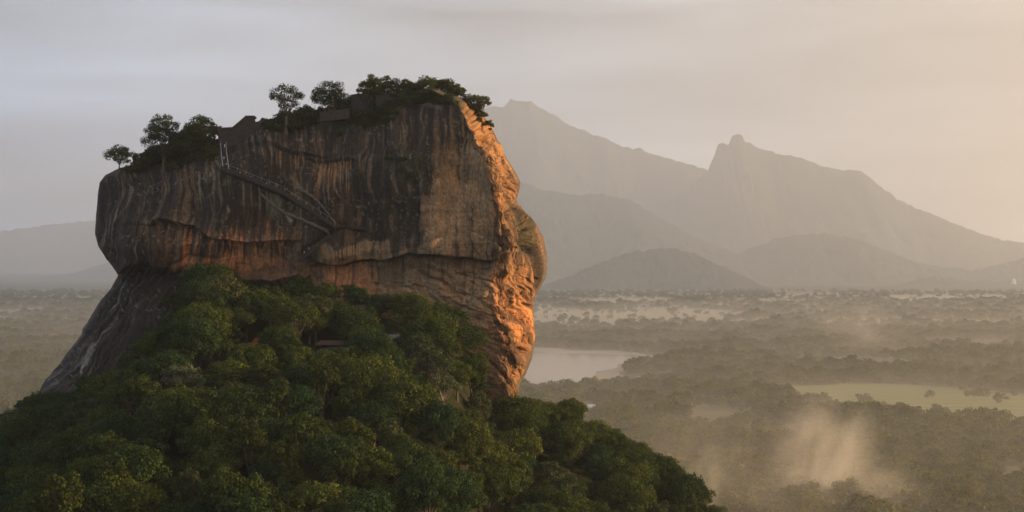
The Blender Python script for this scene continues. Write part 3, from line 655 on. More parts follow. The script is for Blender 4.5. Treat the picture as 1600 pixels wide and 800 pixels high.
# ------------------------------------------------------------------ trees
def leaf_quads(c, nrm, size, r):
    n = len(c); t = r.normal(size=(n, 3)); t -= (t*nrm).sum(1)[:, None]*nrm; t /= np.linalg.norm(t, axis=1)[:, None]+1e-9
    b = np.cross(nrm, t); a = size[:, None]*0.5; k = r.uniform(0.55, 0.9, n)[:, None]
    V = np.stack((c-t*a, c-b*a*k, c+t*a+nrm*a*0.15, c+b*a*k), 1).reshape(-1, 3)
    return V, np.arange(4*n).reshape(-1, 4)
def make_tree(seed, R, H, bare, nclump, per, leaf, cr=(0.26, 0.42), flat=0.75, limb=True, fill=1.0, name='crown'):
    """returns crown mesh and trunk mesh; R crown radius, H height, bare = clear trunk height"""
    r = np.random.default_rng(seed); cz = (H+bare)/2; rz = (H-bare)/2
    C = []
    tries = 0
    while len(C) < nclump and tries < 4000:
        tries += 1
        v = r.normal(size=3); v /= np.linalg.norm(v); v[2] = abs(v[2])*1.0 if r.random() < 0.78 else v[2]
        q = r.uniform(0.36, 0.86)
        p = np.array([v[0]*R*q, v[1]*R*q, cz+v[2]*rz*q*(1.0 if v[2] > 0 else flat)])
        rad = R*r.uniform(*cr)
        if all(np.linalg.norm((p-c)[:3]) > 0.55*(rad+rr) for c, rr in C): C.append((p, rad))
    cs = []; ns = []
    for p, rad in C:
        n = int(per*(rad/(R*np.mean(cr)))**2)
        v = r.normal(size=(n, 3)); v /= np.linalg.norm(v, axis=1)[:, None]
        out = (p-np.array([0, 0, cz-0.3*rz])); out /= np.linalg.norm(out)+1e-9
        keep = (v@out > -0.45) | (r.random(n) < 0.3); v = v[keep]
        # sub-lumps on each clump
        lump = 1+0.22*pnoise(v[:, 0]*2.3+seed, v[:, 1]*2.3, v[:, 2]*2.3+p[0])
        rr = rad*lump*r.uniform(0.55, 1.12, len(v))**fill
        pos = p+v*rr[:, None]*np.array([r.uniform(.75, 1.3), r.uniform(.75, 1.3), r.uniform(.5, .95)])
        nn_ = v*0.75+np.array([0, 0, 0.35])+r.normal(size=v.shape)*0.38; nn_ /= np.linalg.norm(nn_, axis=1)[:, None]
        cs.append(pos); ns.append(nn_)
    cs = np.vstack(cs); ns = np.vstack(ns)
    V, Q = leaf_quads(cs, ns, leaf*r.uniform(0.6, 1.4, len(cs)), r)
    crown = mesh_np(name, V, Q)
    b = MB(); tr = 0.028*H
    fork = Vector((R*0.05*r.normal(), R*0.05*r.normal(), max(bare*0.9, H*0.25)))
    b.tube([(0, 0, -3.0), (0, 0, 0.2), (fork.x*0.5, fork.y*0.5, fork.z*0.5), fork], [tr*1.5, tr*1.3, tr, tr*0.8], 7)
    if limb:
        for p, rad in C[:min(len(C), 14)]:
            P = Vector(p); mid = fork.lerp(P, 0.5)+Vector((0, 0, -0.06*H*r.random()))+Vector(r.normal(size=3))*0.04*R
            b.tube([fork+Vector((0, 0, -tr)), mid, P], [tr*0.38, tr*0.22, tr*0.07], 5)
    else:
        b.tube([fork, (0, 0, H*0.8)], [tr*0.7, tr*0.2], 5)
    return crown, b.mesh('trunk', True)

HILL_PROTO = []
for k in range(12):
    R = [7.5, 8.5, 6.5, 9.5, 7.0, 8.0, 10.0, 6.0, 7.8, 8.8, 6.8, 9.0][k]; H = [14, 15, 15, 16, 13, 17, 15, 14, 16, 13, 17, 15][k]
    c, t = make_tree(100+k, R, H, H*0.25, [24, 28, 22, 34, 26, 30, 36, 20, 40, 30, 24, 32][k], 330, 0.60, cr=[(0.26, 0.40), (0.22, 0.36), (0.28, 0.42), (0.20, 0.32)][k % 4])
    HILL_PROTO.append((c, t))
HILL_MAT = ['leaf']*12
for R, H, bare, nc_, per, lf, cr_, mt in ((6.0, 17, .25, 24, 170, .62, (.20, .34), 'leaf_olive'), (9.0, 13, .35, 34, 130, .6, (.14, .24), 'leaf_olive'), (5.0, 12, .15, 18, 200, .6, (.26, .42), 'leaf_sage'), (8.0, 17, .3, 44, 150, .6, (.14, .26), 'leaf'), (4.0, 9, .1, 14, 200, .55, (.3, .45), 'leaf_olive'), (7.0, 16, .28, 32, 140, .6, (.16, .28), 'leaf_sage')):
    HILL_PROTO.append(make_tree(150+len(HILL_PROTO), R, H, H*bare, nc_, per, lf, cr=cr_)); HILL_MAT.append(mt)
for (c, t), mt in zip(HILL_PROTO, HILL_MAT): c.materials.append(M[mt]); t.materials.append(M['bark'])

def place_tree(name, label, group, cat, crown, trunk, loc, rz, s):
    root = thing(name, label, cat, loc, rz, group, s)
    link('crown', crown, None, root); link('trunk', trunk, None, root); return root

# buildings hidden in the forest keep their view open
HUTS = [(412, 541, 20, 4), (524, 545, 32, 7), (618, 535, 20, 9)]
def hut_y(px, py):
    for y in np.arange(775, 640, -1.0):
        x = (px-CX)/F*y
        if proj(x, y, float(terrain(x, y)))[1] >= py+6: return y
    return 720.0
hut_pos = [(px, py, hw, dep, hut_y(px, py)) for px, py, hw, dep in HUTS]
SPECIAL = [  # px, py of the tree's top centre, height, radius, kind
    (284, 568, 17, 8.5, 'pale'), (692, 583, 17, 7.5, 'tall_pale'), (622, 488, 11, 4.0, 'yellow'), (1165, 745, 15, 10.0, 'gold')]
def top_place(px, py, H):
    """ground spot whose tree of height H shows its top at (px,py)"""
    best = None
    for y in np.arange(775, 420, -1.0):
        x = (px-CX)/F*y; z = float(terrain(x, y)); p = proj(x, y, z+H)[1]
        if best is None or abs(p-py) < best[0]: best = (abs(p-py), x, y, z)
        if p >= py: break
    return best[1:]
special_pos = [top_place(px, py, H) for px, py, H, R, k in SPECIAL]

def hill_points():
    pts = []; sp = 11.0
    r = np.random.default_rng(21)
    for y in np.arange(455, 835, sp):
        for x in np.arange(-270, 190, sp):
            xx = x+r.uniform(-0.42, 0.42)*sp+(sp/2 if int(y/sp) % 2 else 0); yy = y+r.uniform(-0.42, 0.42)*sp
            z = float(terrain(xx, yy))
            if z < 0.5: continue
            px, py = proj(xx, yy, z); k = int(r.integers(18)); s = r.uniform(0.72, 1.28)
            if r.random() < 0.12: s *= 1.22
            H = HILL_H[k]*s
            tx, ty = proj(xx, yy, z+H)
            if px < -70 or px > 1400: continue
            # rock in the way
            if 60 < px < 860:
                sy = surf(px, min(max(py-8, 150), 660))[1]
                if yy > sy-3.0: continue
                if yy > sy-12 and 100 < px < 300: s *= 0.75
            if px < 300 and px > 95 and ty < np.interp(px, [95, 160, 200, 260, 300], [590, 570, 545, 495, 445]): s *= 0.45; ty = proj(xx, yy, z+HILL_H[k]*s)[1]
            if 95 < px < 290 and ty < np.interp(px, [95, 160, 200, 260, 290], [585, 562, 530, 480, 440]): continue
            if 735 < px < 842 and ty < np.interp(px, [735, 760, 800, 842], [505, 585, 598, 590]): continue
            if ty < np.interp(px, [300, 330, 400, 440, 500, 560, 590, 640, 700, 740], [430, 412, 432, 440, 440, 474, 472, 460, 492, 505]) and 300 < px < 740: s *= 0.72; 
            R = HILL_R[k]*s; H = HILL_H[k]*s; rp = F*R/yy; ty = proj(xx, yy, z+H)[1]
            bad = False
            for hx, hy, hw, dep, yh in hut_pos:
                if abs(px-hx) < hw*0.7+0.4*rp and abs(yy-yh) < 6: bad = True
                if abs(px-hx) < hw*0.5+0.45*rp and yy < yh and ty < hy-5 and py > hy-4: bad = True
            for (qx, qy, qz), (a, b_, hh, rr, kk) in zip(special_pos, SPECIAL):
                if math.hypot(xx-qx, yy-qy) < rr*0.75: bad = True
                if abs(px-a) < F*rr/qy*0.6+0.5*rp and yy < qy and ty < b_+F*hh*0.55/qy and yy > qy-60: bad = True
            if bad: continue
            pts.append((xx, yy, z, k, s, px, ty))
    return pts
HILL_R = [7.5, 8.5, 6.5, 9.5, 7.0, 8.0, 10.0, 6.0, 7.8, 8.8, 6.8, 9.0, 6, 9, 5, 8, 4, 7]; HILL_H = [14, 15, 15, 16, 13, 17, 15, 14, 16, 13, 17, 15, 17, 13, 12, 17, 9, 16]
hp = hill_points()
inview = [p for p in hp if -20 < p[5] < 1260 and p[6] < 790]
inview.sort(key=lambda p: p[1])
near = inview[:290]; near_set = set((p[0], p[1]) for p in near)
rest = [p for p in hp if (p[0], p[1]) not in near_set]
print('hill trees', len(hp), 'in view', len(inview))
def region(px, ty):
    if px > 1010: return 'golden-lit forest tree at the low right end of the slope beside the misty valley', 'trees at the low right end of the forest slope'
    if px > 820: return 'sunlit-edged forest tree on the right shoulder of the slope facing the valley', 'trees on the right shoulder of the forest slope'
    if px < 170: return 'dark forest tree on the left edge of the slope below the bare grey slab', 'trees on the left edge of the forest slope'
    if px < 430: return 'dark green forest tree on the shaded left half of the slope below the rock', 'trees on the left half of the forest slope'
    if px < 640: return 'dark green forest tree in the middle of the slope below the rock', 'trees in the middle of the forest slope'
    return 'deep green forest tree on the slope below the sunlit right corner of the rock', 'trees below the right corner of the rock'
rr_ = np.random.default_rng(5)
for p in near:
    lab, grp = region(p[5], p[6]); c, t = HILL_PROTO[p[3]]
    place_tree('forest_tree', lab, grp, 'tree', c, t, p[:3], rr_.uniform(0, 6.28), (p[4], p[4], p[4]*rr_.uniform(0.85, 1.32)))

# special trees
spec_lab = {'pale': ('pale grey-green flowering tree on the slope below the bare slab', 'leaf_pale'), 'tall_pale': ('tall tree with pale trunk and open light crown below the sunlit cliff', 'leaf_pale'),
            'yellow': ('small yellow-leaved tree beside the grey-roofed hut', 'leaf_yellow'), 'gold': ('broad golden-green tree at the foot of the slope beside the drifting mist', 'leaf_yellow')}
for i, ((x, y, z), (a, b_, H, R, kk)) in enumerate(zip(special_pos, SPECIAL)):
    c, t = make_tree(500+i, R, H, H*(0.4 if kk == 'tall_pale' else 0.25), 34 if kk != 'tall_pale' else 20, 150, 0.7, cr=(0.18, 0.30))
    c.materials.append(M[spec_lab[kk][1]] if kk != 'gold' else M['leaf']); t.materials.append(M['bark_pale'] if kk == 'tall_pale' else M['bark'])
    place_tree('flowering_tree' if kk == 'pale' else 'forest_tree', spec_lab[kk][0], None, 'tree', c, t, (x, y, z), 0.3*i, (1, 1, 1))

# instanced masses (stuff)
def scatter(name, pts, protos, mat_over=None):
    """pts: (x,y,z,scale); one object whose points carry tree crowns"""
    me = bpy.data.meshes.new(name); P = np.array(pts, np.float32)
    me.vertices.add(len(P)); me.vertices.foreach_set('co', P[:, :3].ravel())
    a = me.attributes.new('tsize', 'FLOAT', 'POINT'); a.data.foreach_set('value', P[:, 3].copy())
    col = bpy.data.collections.new(name+' kinds')
    for k, (c, t) in enumerate(protos):
        o = bpy.data.objects.new('crown_kind', c); col.objects.link(o)
    o = link(name, me)
    ng = bpy.data.node_groups.new(name, 'GeometryNodeTree')
    ng.interface.new_socket('Geometry', in_out='INPUT', socket_type='NodeSocketGeometry'); ng.interface.new_socket('Geometry', in_out='OUTPUT', socket_type='NodeSocketGeometry')
    gi, go = nn(ng, 'NodeGroupInput'), nn(ng, 'NodeGroupOutput'); L = ng.links.new
    m2p = nn(ng, 'GeometryNodeMeshToPoints'); iop = nn(ng, 'GeometryNodeInstanceOnPoints'); ci = nn(ng, 'GeometryNodeCollectionInfo')
    ci.inputs['Collection'].default_value = col; ci.inputs['Separate Children'].default_value = True; ci.inputs['Reset Children'].default_value = True
    iop.inputs['Pick Instance'].default_value = True
    at = nn(ng, 'GeometryNodeInputNamedAttribute', data_type='FLOAT'); at.inputs['Name'].default_value = 'tsize'
    rv = nn(ng, 'FunctionNodeRandomValue', data_type='FLOAT_VECTOR'); rv.inputs[0].default_value = (0, 0, 0); rv.inputs[1].default_value = (0.08, 0.08, 6.283)
    L(gi.outputs[0], m2p.inputs[0]); L(m2p.outputs[0], iop.inputs['Points']); L(ci.outputs[0], iop.inputs['Instance'])
    L(rv.outputs[0], iop.inputs['Rotation']); L(at.outputs[0], iop.inputs['Scale']); L(iop.outputs[0], go.inputs[0])
    md = o.modifiers.new('trees', 'NODES'); md.node_group = ng
    return o
fo = scatter('forest', [(p[0], p[1], p[2], p[4]) for p in rest], HILL_PROTO)
tag(fo, 'dense dark forest canopy crowding up to the foot of the rock', 'forest', kind='stuff')

FAR_PROTO = []
for k in range(8):
    R = [6.5, 7.5, 5.5, 8.5, 6.0, 7.0, 5.0, 9.0][k]; H = [11, 12, 12, 11, 9, 13, 10, 13][k]
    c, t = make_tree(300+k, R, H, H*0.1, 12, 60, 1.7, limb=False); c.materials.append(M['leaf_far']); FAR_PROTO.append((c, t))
def valley_points():
    r = np.random.default_rng(33); pts = []
    bands = [(880, 2000, 12.0, 1.0), (2000, 3600, 14.0, 1.1), (3600, 6500, 25, 1.25), (6500, 8200, 46, 1.3), (8200, 8900, 55, 1.25)]
    for y0, y1, sp, sc in bands:
        nx = int(0.64*y1/sp)
        ys = np.arange(y0, y1, sp); xs = (np.arange(nx)-nx/2)*sp
        Xg, Yg = np.meshgrid(xs, ys); Xg = Xg+r.uniform(-0.48, 0.48, Xg.shape)*sp; Yg = Yg+r.uniform(-0.48, 0.48, Yg.shape)*sp
        x, y = Xg.ravel(), Yg.ravel()
        px = CX+F*x/y
        dens = 0.5+0.85*fbm(x/300, y/300, 7.0, 5)+0.35*fbm(x/70, y/110, 8.0, 3)
        thr = 0.10 if sp < 20 else 0.30
        ok = (np.abs(px-800) < 900) & (dens > thr+0.1*r.random(x.shape)) & (terrain(x, y) < 1.5)
        ok &= ~((px > 130) & (px < 800) & (y > 900) & (y < 9000) & (px > 200) & (px < 760))
        for ip, poly in enumerate(clear): ok &= ~(inside(poly, x, y) & (r.random(x.shape) > (0.018, 0.0, 0.0)[ip] if ip < 3 else inside(poly, x, y) & (r.random(x.shape) > 0.09)))
        x, y = x[ok], y[ok]
        s = sc*r.uniform(0.6, 1.25, x.shape)*(1+0.35*(fbm(x/120, y/120, 1.5, 2)))
        pts += list(zip(x, y, terrain(x, y), s))
    return pts
vp = valley_points(); print('valley trees', len(vp))
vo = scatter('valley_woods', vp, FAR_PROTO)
tag(vo, 'hazy woods covering the valley floor all the way to the hills', 'woods', kind='stuff')

# ------------------------------------------------------------------ haze and mist
def box_mesh(name, lo, hi):
    b = MB(); b.box([(a+c)/2 for a, c in zip(lo, hi)], [c-a for a, c in zip(lo, hi)]); return b.mesh(name)
def haze():
    o = link('haze', box_mesh('haze', (-12500, -450, -5.0), (12500, 42000, 2150)))
    m = bpy.data.materials.new('haze air'); m.use_nodes = True; nt = m.node_tree; nt.nodes.clear()
    out = nn(nt, 'ShaderNodeOutputMaterial'); v = nn(nt, 'ShaderNodeVolumePrincipled')
    v.inputs['Color'].default_value = (0.97, 0.98, 1.0, 1); v.inputs['Density'].default_value = HAZE_DENSITY; v.inputs['Anisotropy'].default_value = 0.6
    v.inputs['Density Attribute'].default_value = ''
    nt.links.new(v.outputs[0], out.inputs['Volume']); o.data.materials.append(m)
    tag(o, 'thin warm haze filling the whole valley air', 'haze', kind='stuff')
haze()

def air_volume(name, me, dens, g, label, tint=(0.98, 0.93, 0.84)):
    o = link(name, me)
    m = bpy.data.materials.new('misty air'); m.use_nodes = True; nt = m.node_tree; nt.nodes.clear()
    out = nn(nt, 'ShaderNodeOutputMaterial'); v = nn(nt, 'ShaderNodeVolumePrincipled')
    v.inputs['Color'].default_value = (*tint, 1); v.inputs['Density'].default_value = dens; v.inputs['Anisotropy'].default_value = g
    v.inputs['Density Attribute'].default_value = ''
    nt.links.new(v.outputs[0], out.inputs['Volume']); o.data.materials.append(m)
    tag(o, label, 'mist', kind='stuff')
def mist_layers():
    # low mist lying on the valley floor, thinning upwards
    for k, (top, dens) in enumerate(MIST):
        near = [(88-k*4, 470+k*7), (8800+k*11, 470+k*7), (8800+k*11, 2500), (-8800-k*11, 2500), (-8800-k*11, 930+k*9), (45+k*5, 930+k*9), (72+k*4, 760+k*3)]
        far = [(8800+k*11, 10500-k*700), (-8800-k*11, 10500-k*700)]      # the layer thins out to nothing before the hills
        zb = -4.0-0.1*k
        V = [(x, y, zb) for x, y in near+far]+[(x, y, top) for x, y in near]+[(x, y, 1.0) for x, y in far]
        b = MB(); b.add(V, [(6, 5, 4, 3, 2, 1, 0), (3, 8, 7, 2), (9, 10, 11, 12, 13, 14, 15), (11, 16, 17, 12), (0, 1, 10, 9), (1, 2, 11, 10), (2, 7, 16, 11), (7, 8, 17, 16), (8, 3, 12, 17), (3, 4, 13, 12), (4, 5, 14, 13), (5, 6, 15, 14), (6, 0, 9, 15)])
        air_volume('mist', b.mesh('mist'), dens, 0.35, 'low pale mist lying over the valley floor')
    air_volume('mist', box_mesh('mist', (-12200, 2400, -4.6), (12200, 15000, 2100)), FAR_DENSITY, 0.6, 'thick hazy air over the far valley and the mountains', (0.89, 0.95, 1.0))
mist_layers()

def drifting_mist(px, py, d, rx, ry, rz, dens, seed, label, lean=0.0):
    V = []; Q = []; nu, nv = 24, 14
    b = MB(); b.lathe([(max(math.sin(math.pi*k/nv), 0.001), -math.cos(math.pi*k/nv)) for k in range(nv+1)], n=nu)
    x, y, z = unproj(px, py, d)
    o = b.build('drifting_mist', bpy.data.materials.new('drifting mist'), None, (x, y, z)); o.scale = (rx, ry, rz); o.rotation_euler = (0, lean, 0)
    m = o.data.materials[0]; m.use_nodes = True; nt = m.node_tree; nt.nodes.clear(); L = nt.links.new
    out = nn(nt, 'ShaderNodeOutputMaterial'); v = nn(nt, 'ShaderNodeVolumePrincipled')
    v.inputs['Color'].default_value = (0.98, 0.90, 0.76, 1); v.inputs['Anisotropy'].default_value = 0.2; v.inputs['Density Attribute'].default_value = ''
    tc = nn(nt, 'ShaderNodeTexCoord')
    ln = nn(nt, 'ShaderNodeVectorMath', operation='LENGTH'); L(tc.outputs['Object'], ln.inputs[0])
    fall = nn(nt, 'ShaderNodeMapRange', interpolation_type='SMOOTHSTEP'); fall.inputs['From Min'].default_value = 1.0; fall.inputs['From Max'].default_value = 0.15; L(ln.outputs['Value'], fall.inputs['Value'])
    mp = nn(nt, 'ShaderNodeMapping'); mp.inputs['Location'].default_value = (seed, seed*0.7, 0); mp.inputs['Scale'].default_value = (1.5, 1.5, 1.1); L(tc.outputs['Object'], mp.inputs[0])
    nz = nn(nt, 'ShaderNodeTexNoise'); nz.inputs['Scale'].default_value = 1.3; nz.inputs['Detail'].default_value = 4; nz.inputs['Roughness'].default_value = 0.55; nz.inputs['Distortion'].default_value = 0.6; L(mp.outputs[0], nz.inputs['Vector'])
    mr = nn(nt, 'ShaderNodeMapRange'); mr.inputs['From Min'].default_value = 0.36; mr.inputs['From Max'].default_value = 0.85; L(nz.outputs['Fac'], mr.inputs['Value'])
    mu = nn(nt, 'ShaderNodeMath', operation='MULTIPLY'); L(fall.outputs[0], mu.inputs[0]); L(mr.outputs[0], mu.inputs[1])
    m2 = nn(nt, 'ShaderNodeMath', operation='MULTIPLY'); L(mu.outputs[0], m2.inputs[0]); m2.inputs[1].default_value = dens
    L(m2.outputs[0], v.inputs['Density']); L(v.outputs[0], out.inputs['Volume'])
    tag(o, label, 'mist', kind='stuff')
drifting_mist(1283, 728, 965, 36, 38, 48, 0.045, 1.0, 'orange-lit mist rising from the trees in front of the rice field', 0.4)
drifting_mist(1375, 790, 930, 36, 36, 30, 0.030, 7.3, 'thin mist trailing over the trees at the lower edge', 0.3)
drifting_mist(1345, 508, 2500, 95, 60, 52, 0.010, 2.6, 'faint warm mist drifting beyond the rice field', 0.3)
drifting_mist(1098, 776, 800, 12, 16, 26, 0.045, 4.1, 'small warm mist wisp at the foot of the forest slope', 0.15)
drifting_mist(1150, 730, 860, 70, 60, 34, 0.008, 5.2, 'thin golden mist along the foot of the forest slope', 0.2)

# ------------------------------------------------------------------ summit: walls, stairs, plants, people
bpy.context.view_layer.update()
_dg = bpy.context.evaluated_depsgraph_get()
def rock_top(x, y):
    ok, loc, nrm_, i = rock.ray_cast(Vector((x, y, 400)), Vector((0, 0, -1)))
    return loc.z if ok else None

def extrude_poly(b, pts, d, thick, mi=0):
    """pts: photo outline at distance d, given real thickness away from the viewer"""
    n = len(pts); f = [unproj(p[0], p[1], d) for p in pts]; k = [(a[0], a[1]+thick, a[2]) for a in f]
    b.add(f+k, [tuple(range(n)), tuple(range(2*n-1, n-1, -1))]+[(i, i+n, (i+1) % n+n, (i+1) % n) for i in range(n)], mi)

def walls():
    d = min(surf(350, 214)[1], surf(375, 212)[1], surf(400, 205)[1])+1.0
    r = thing('brick_wall', 'dark brick wall stepping up the skyline at the head of the staircase', 'wall', unproj(372, 225, d))
    b = MB(); pts = [(356, 232), (341, 222), (340.5, 203), (362, 202), (364, 201), (384, 184), (395, 184), (396, 190), (411, 190), (412, 206), (398, 222)]
    extrude_poly(b, pts, d, 7)
    o = b.build('wall_face', M['brick'], r); o.matrix_parent_inverse = r.matrix_basis.inverted()
    b = MB()
    for a, c in (((339.5, 199.5), (363, 198.5)), ((363, 198.5), (384, 180.5)), ((383, 180.5), (397, 180.5))):
        extrude_poly(b, [a, c, (c[0], c[1]+3.5), (a[0], a[1]+3.5)], d-0.4, 7.6)
    o = b.build('coping', M['brick'], r); o.matrix_parent_inverse = r.matrix_basis.inverted()
    d2 = 806
    for lab, pts in (('dark brick ruin wall with a flat top beside the clump of summit trees', [(549, 172), (549, 149), (556, 147), (586, 147), (586, 172)]),
                     ('long low terrace wall along the highest part of the summit', [(588, 170), (588, 149), (652, 150), (680, 156), (680, 170)]),
                     ('low brick terrace wall under the round summit tree', [(500, 190), (500, 176), (524, 173), (546, 170), (546, 185)])):
        r = thing('ruin_wall', lab, 'wall', unproj(pts[0][0], pts[0][1], d2), group='ruined terrace walls on the summit')
        b = MB(); extrude_poly(b, pts, d2, 5)
        for i in range(1, len(pts)-2):   # weathered top course
            a, c = pts[i], pts[i+1]
            for k in range(int(abs(c[0]-a[0])/2)):
                t = k/max(1, int(abs(c[0]-a[0])/2)); q = unproj(a[0]+(c[0]-a[0])*t, a[1]+(c[1]-a[1])*t, d2+0.4+4*random.random())
                b.box((q[0], q[1], q[2]+0.02), (random.uniform(.5, 1.2), 1.0, random.uniform(.1, .7)))
        o = b.build('masonry', M['brick'], r); o.matrix_parent_inverse = r.matrix_basis.inverted()
        d2 -= 3
walls()

def line_pts(pts, n, off):
    """points along a photo polyline, smoothed and kept just in front of the rock face"""
    pts = np.array(pts, float); s = np.concatenate(([0], np.cumsum(np.hypot(*np.diff(pts, axis=0).T)))); t = np.linspace(0, s[-1], n)
    px = np.interp(t, s, pts[:, 0]); py = np.interp(t, s, pts[:, 1])
    dd = np.array([min(surf(a+i, b)[1] for i in (-2, 0, 2)) for a, b in zip(px, py)])
    k = max(3, n//5); ker = np.ones(k)/k
    pad = np.concatenate((np.full(k, dd[0]), dd, np.full(k, dd[-1])))
    sm = np.convolve(pad, ker, 'same')[k:-k]; sm = sm-max(0, np.max(sm-dd)*0.5)-off
    return [Vector(unproj(a, b, c)) for a, b, c in zip(px, py, sm)]

def staircase():
    P = line_pts([(353, 264), (350, 240), (347.5, 203)], 30, 1.0)
    r = thing('staircase', 'steep open steel staircase climbing the cliff to the brick wall', 'staircase', P[0])
    b = MB()
    for i in range(59):
        q = P[i//2].lerp(P[min(i//2+1, 29)], 0.5*(i % 2)); b.box(q-P[0], (2.2, 0.45, 0.06))
    b.build('steps', M['steel_dark'], r)
    for s in (-1.2, 1.2):
        b = MB(); b.tube([p-P[0]+Vector((s, 0, 1.1)) for p in P], 0.05, 5)
        b.tube([p-P[0]+Vector((s, 0, 0.0)) for p in P], 0.14, 5)
        for p in P[::2]: b.tube([p-P[0]+Vector((s, 0, 0)), p-P[0]+Vector((s, 0, 1.1))], 0.05, 4)
        b.build('handrail', M['steel'], r)
    return P
stair_P = staircase()

def walkway(pts, n, width, wall_h, name, label, mat, rail=True):
    P = line_pts(pts, n, 0.2); o0 = P[0]
    r = thing(name, label, 'walkway', o0)
    b = MB(); vs = []; fs = []
    # floor slab reaching into the rock
    ring = [Vector((0, 6, 0)), Vector((0, -width, 0)), Vector((0, -width+0.2, -0.9)), Vector((0, 6, -3.0))]
    vs = [p-o0+q for p in P for q in ring]
    for i in range(n-1):
        for k in range(4): fs.append((i*4+k, i*4+(k+1) % 4, (i+1)*4+(k+1) % 4, (i+1)*4+k))
    fs += [(3, 2, 1, 0), tuple((n-1)*4+k for k in range(4))]
    b.add(vs, fs); b.build('floor', mat, r)
    b = MB(); ring = [Vector((0, -width, -0.02)), Vector((0, -width-0.35, -0.02)), Vector((0, -width-0.3, wall_h)), Vector((0, -width-0.02, wall_h))]
    vs = [p-o0+q+(Vector((0, 0, 0.25*math.sin(i*1.7))) if k > 1 else Vector((0, 0, 0))) for i, p in enumerate(P) for k, q in enumerate(ring)]
    b.add(vs, fs); b.build('parapet', mat, r)
    if rail:
        b = MB(); Q = [p-o0+Vector((0, -width+0.3, 2.6)) for p in P]; b.tube(Q, 0.035, 4)
        for p in P[::3]: b.tube([p-o0+Vector((0, -width+0.3, 0)), p-o0+Vector((0, -width+0.3, 2.6))], 0.05, 4)
        b.build('handrail', M['steel'], r)
    return P
walk_P = walkway([(346, 265), (365, 270), (400, 284), (440, 300), (470, 319), (500, 339), (524, 354)], 46, 2.0, 1.3, 'cliff_walkway', 'long brick walkway with parapet slanting down across the dark cliff', M['brick'])
walkway([(408, 302), (425, 318), (440, 329), (470, 341), (500, 354), (514, 362)], 26, 0.5, 0.3, 'stone_ledge', 'narrow pale stone ledge under the slanting cliff walkway', M['masonry'], rail=False)
walkway([(462, 294), (472, 296), (486, 304), (500, 317), (514, 334), (526, 351)], 26, 0.5, 0.3, 'retaining_ledge', 'curved pale masonry edge above the lower end of the cliff walkway', M['masonry'], rail=False)
walkway([(524, 353), (540, 352), (556, 355), (575, 358)], 16, 1.2, 0.5, 'landing', 'short masonry landing at the lower end of the cliff walkway', M['brick'], rail=False)

def person_mesh(pose):
    me = bpy.data.meshes.new('body')
    st = 0.22 if pose else 0.1
    J = [((0, 0, 0.95), .15), ((0, 0, 1.2), .14), ((0, 0, 1.42), .16), ((0, 0, 1.53), .06), ((0, -.01, 1.62), .10), ((0, 0, 1.72), .085),
         ((.19, 0, 1.40), .065), ((.25, -.03, 1.13), .05), ((.24, -.14, .90), .04), ((-.19, 0, 1.40), .065), ((-.25, .02, 1.13), .05), ((-.26, -.10, .92), .04),
         ((.10, 0, .88), .10), ((.11, -st, .50), .07), ((.11, -st+.04, .09), .05), ((.11, -st-.14, .04), .04),
         ((-.10, 0, .88), .10), ((-.11, st*.4, .50), .07), ((-.11, st, .09), .05), ((-.11, st-.16, .04), .04)]
    E = [(0, 1), (1, 2), (2, 3), (3, 4), (4, 5), (2, 6), (6, 7), (7, 8), (2, 9), (9, 10), (10, 11), (0, 12), (12, 13), (13, 14), (14, 15), (0, 16), (16, 17), (17, 18), (18, 19)]
    me.from_pydata([j[0] for j in J], E, []); o = bpy.data.objects.new('body', me); COL.objects.link(o)
    o.modifiers.new('skin', 'SKIN'); o.modifiers.new('sub', 'SUBSURF').levels = 1
    for i, (p, rad) in enumerate(J): o.data.skin_vertices[0].data[i].radius = (rad, rad*0.85)
    o.data.skin_vertices[0].data[0].use_root = True
    dg = bpy.context.evaluated_depsgraph_get(); out = bpy.data.meshes.new_from_object(o.evaluated_get(dg))
    bpy.data.objects.remove(o); out.name = 'person body'
    mi = []
    for f in out.polygons:
        c = f.center; mi.append(1 if (0.95 < c.z < 1.50 and (abs(c.x) < 0.23 or c.z > 1.2)) else 2 if (c.z <= 0.95 and abs(c.x) < 0.21 and c.z > 0.12) else 0)
    body_mi.append(mi); out.polygons.foreach_set('use_smooth', [True]*len(mi)); return out
body_mi = []
bodies = [person_mesh(0), person_mesh(1)]
hair_b = MB(); hair_b.lathe([(.03, .115), (.085, .09), (.105, .03), (.10, -.03), (.07, -.06)], (0, .015, 1.655), 12); hair_me = hair_b.mesh('hair', True); hair_me.materials.append(M['hair'])
def person(loc, label, shirt, legs, pose, rz, group='people on the cliff stairs'):
    me = bodies[pose].copy(); me.materials.clear()
    for m in (M['skin'], M['cloth_'+shirt], M['cloth_'+legs]): me.materials.append(m)
    me.polygons.foreach_set('material_index', body_mi[pose])
    o = link('person', me, None, None, loc, rz); tag(o, label, 'person', group)
    link('hair', hair_me, None, o)
def on_stair(t): i = t*29; return stair_P[int(i)].lerp(stair_P[min(int(i)+1, 29)], i-int(i))+Vector((0, -0.05, 0.03))
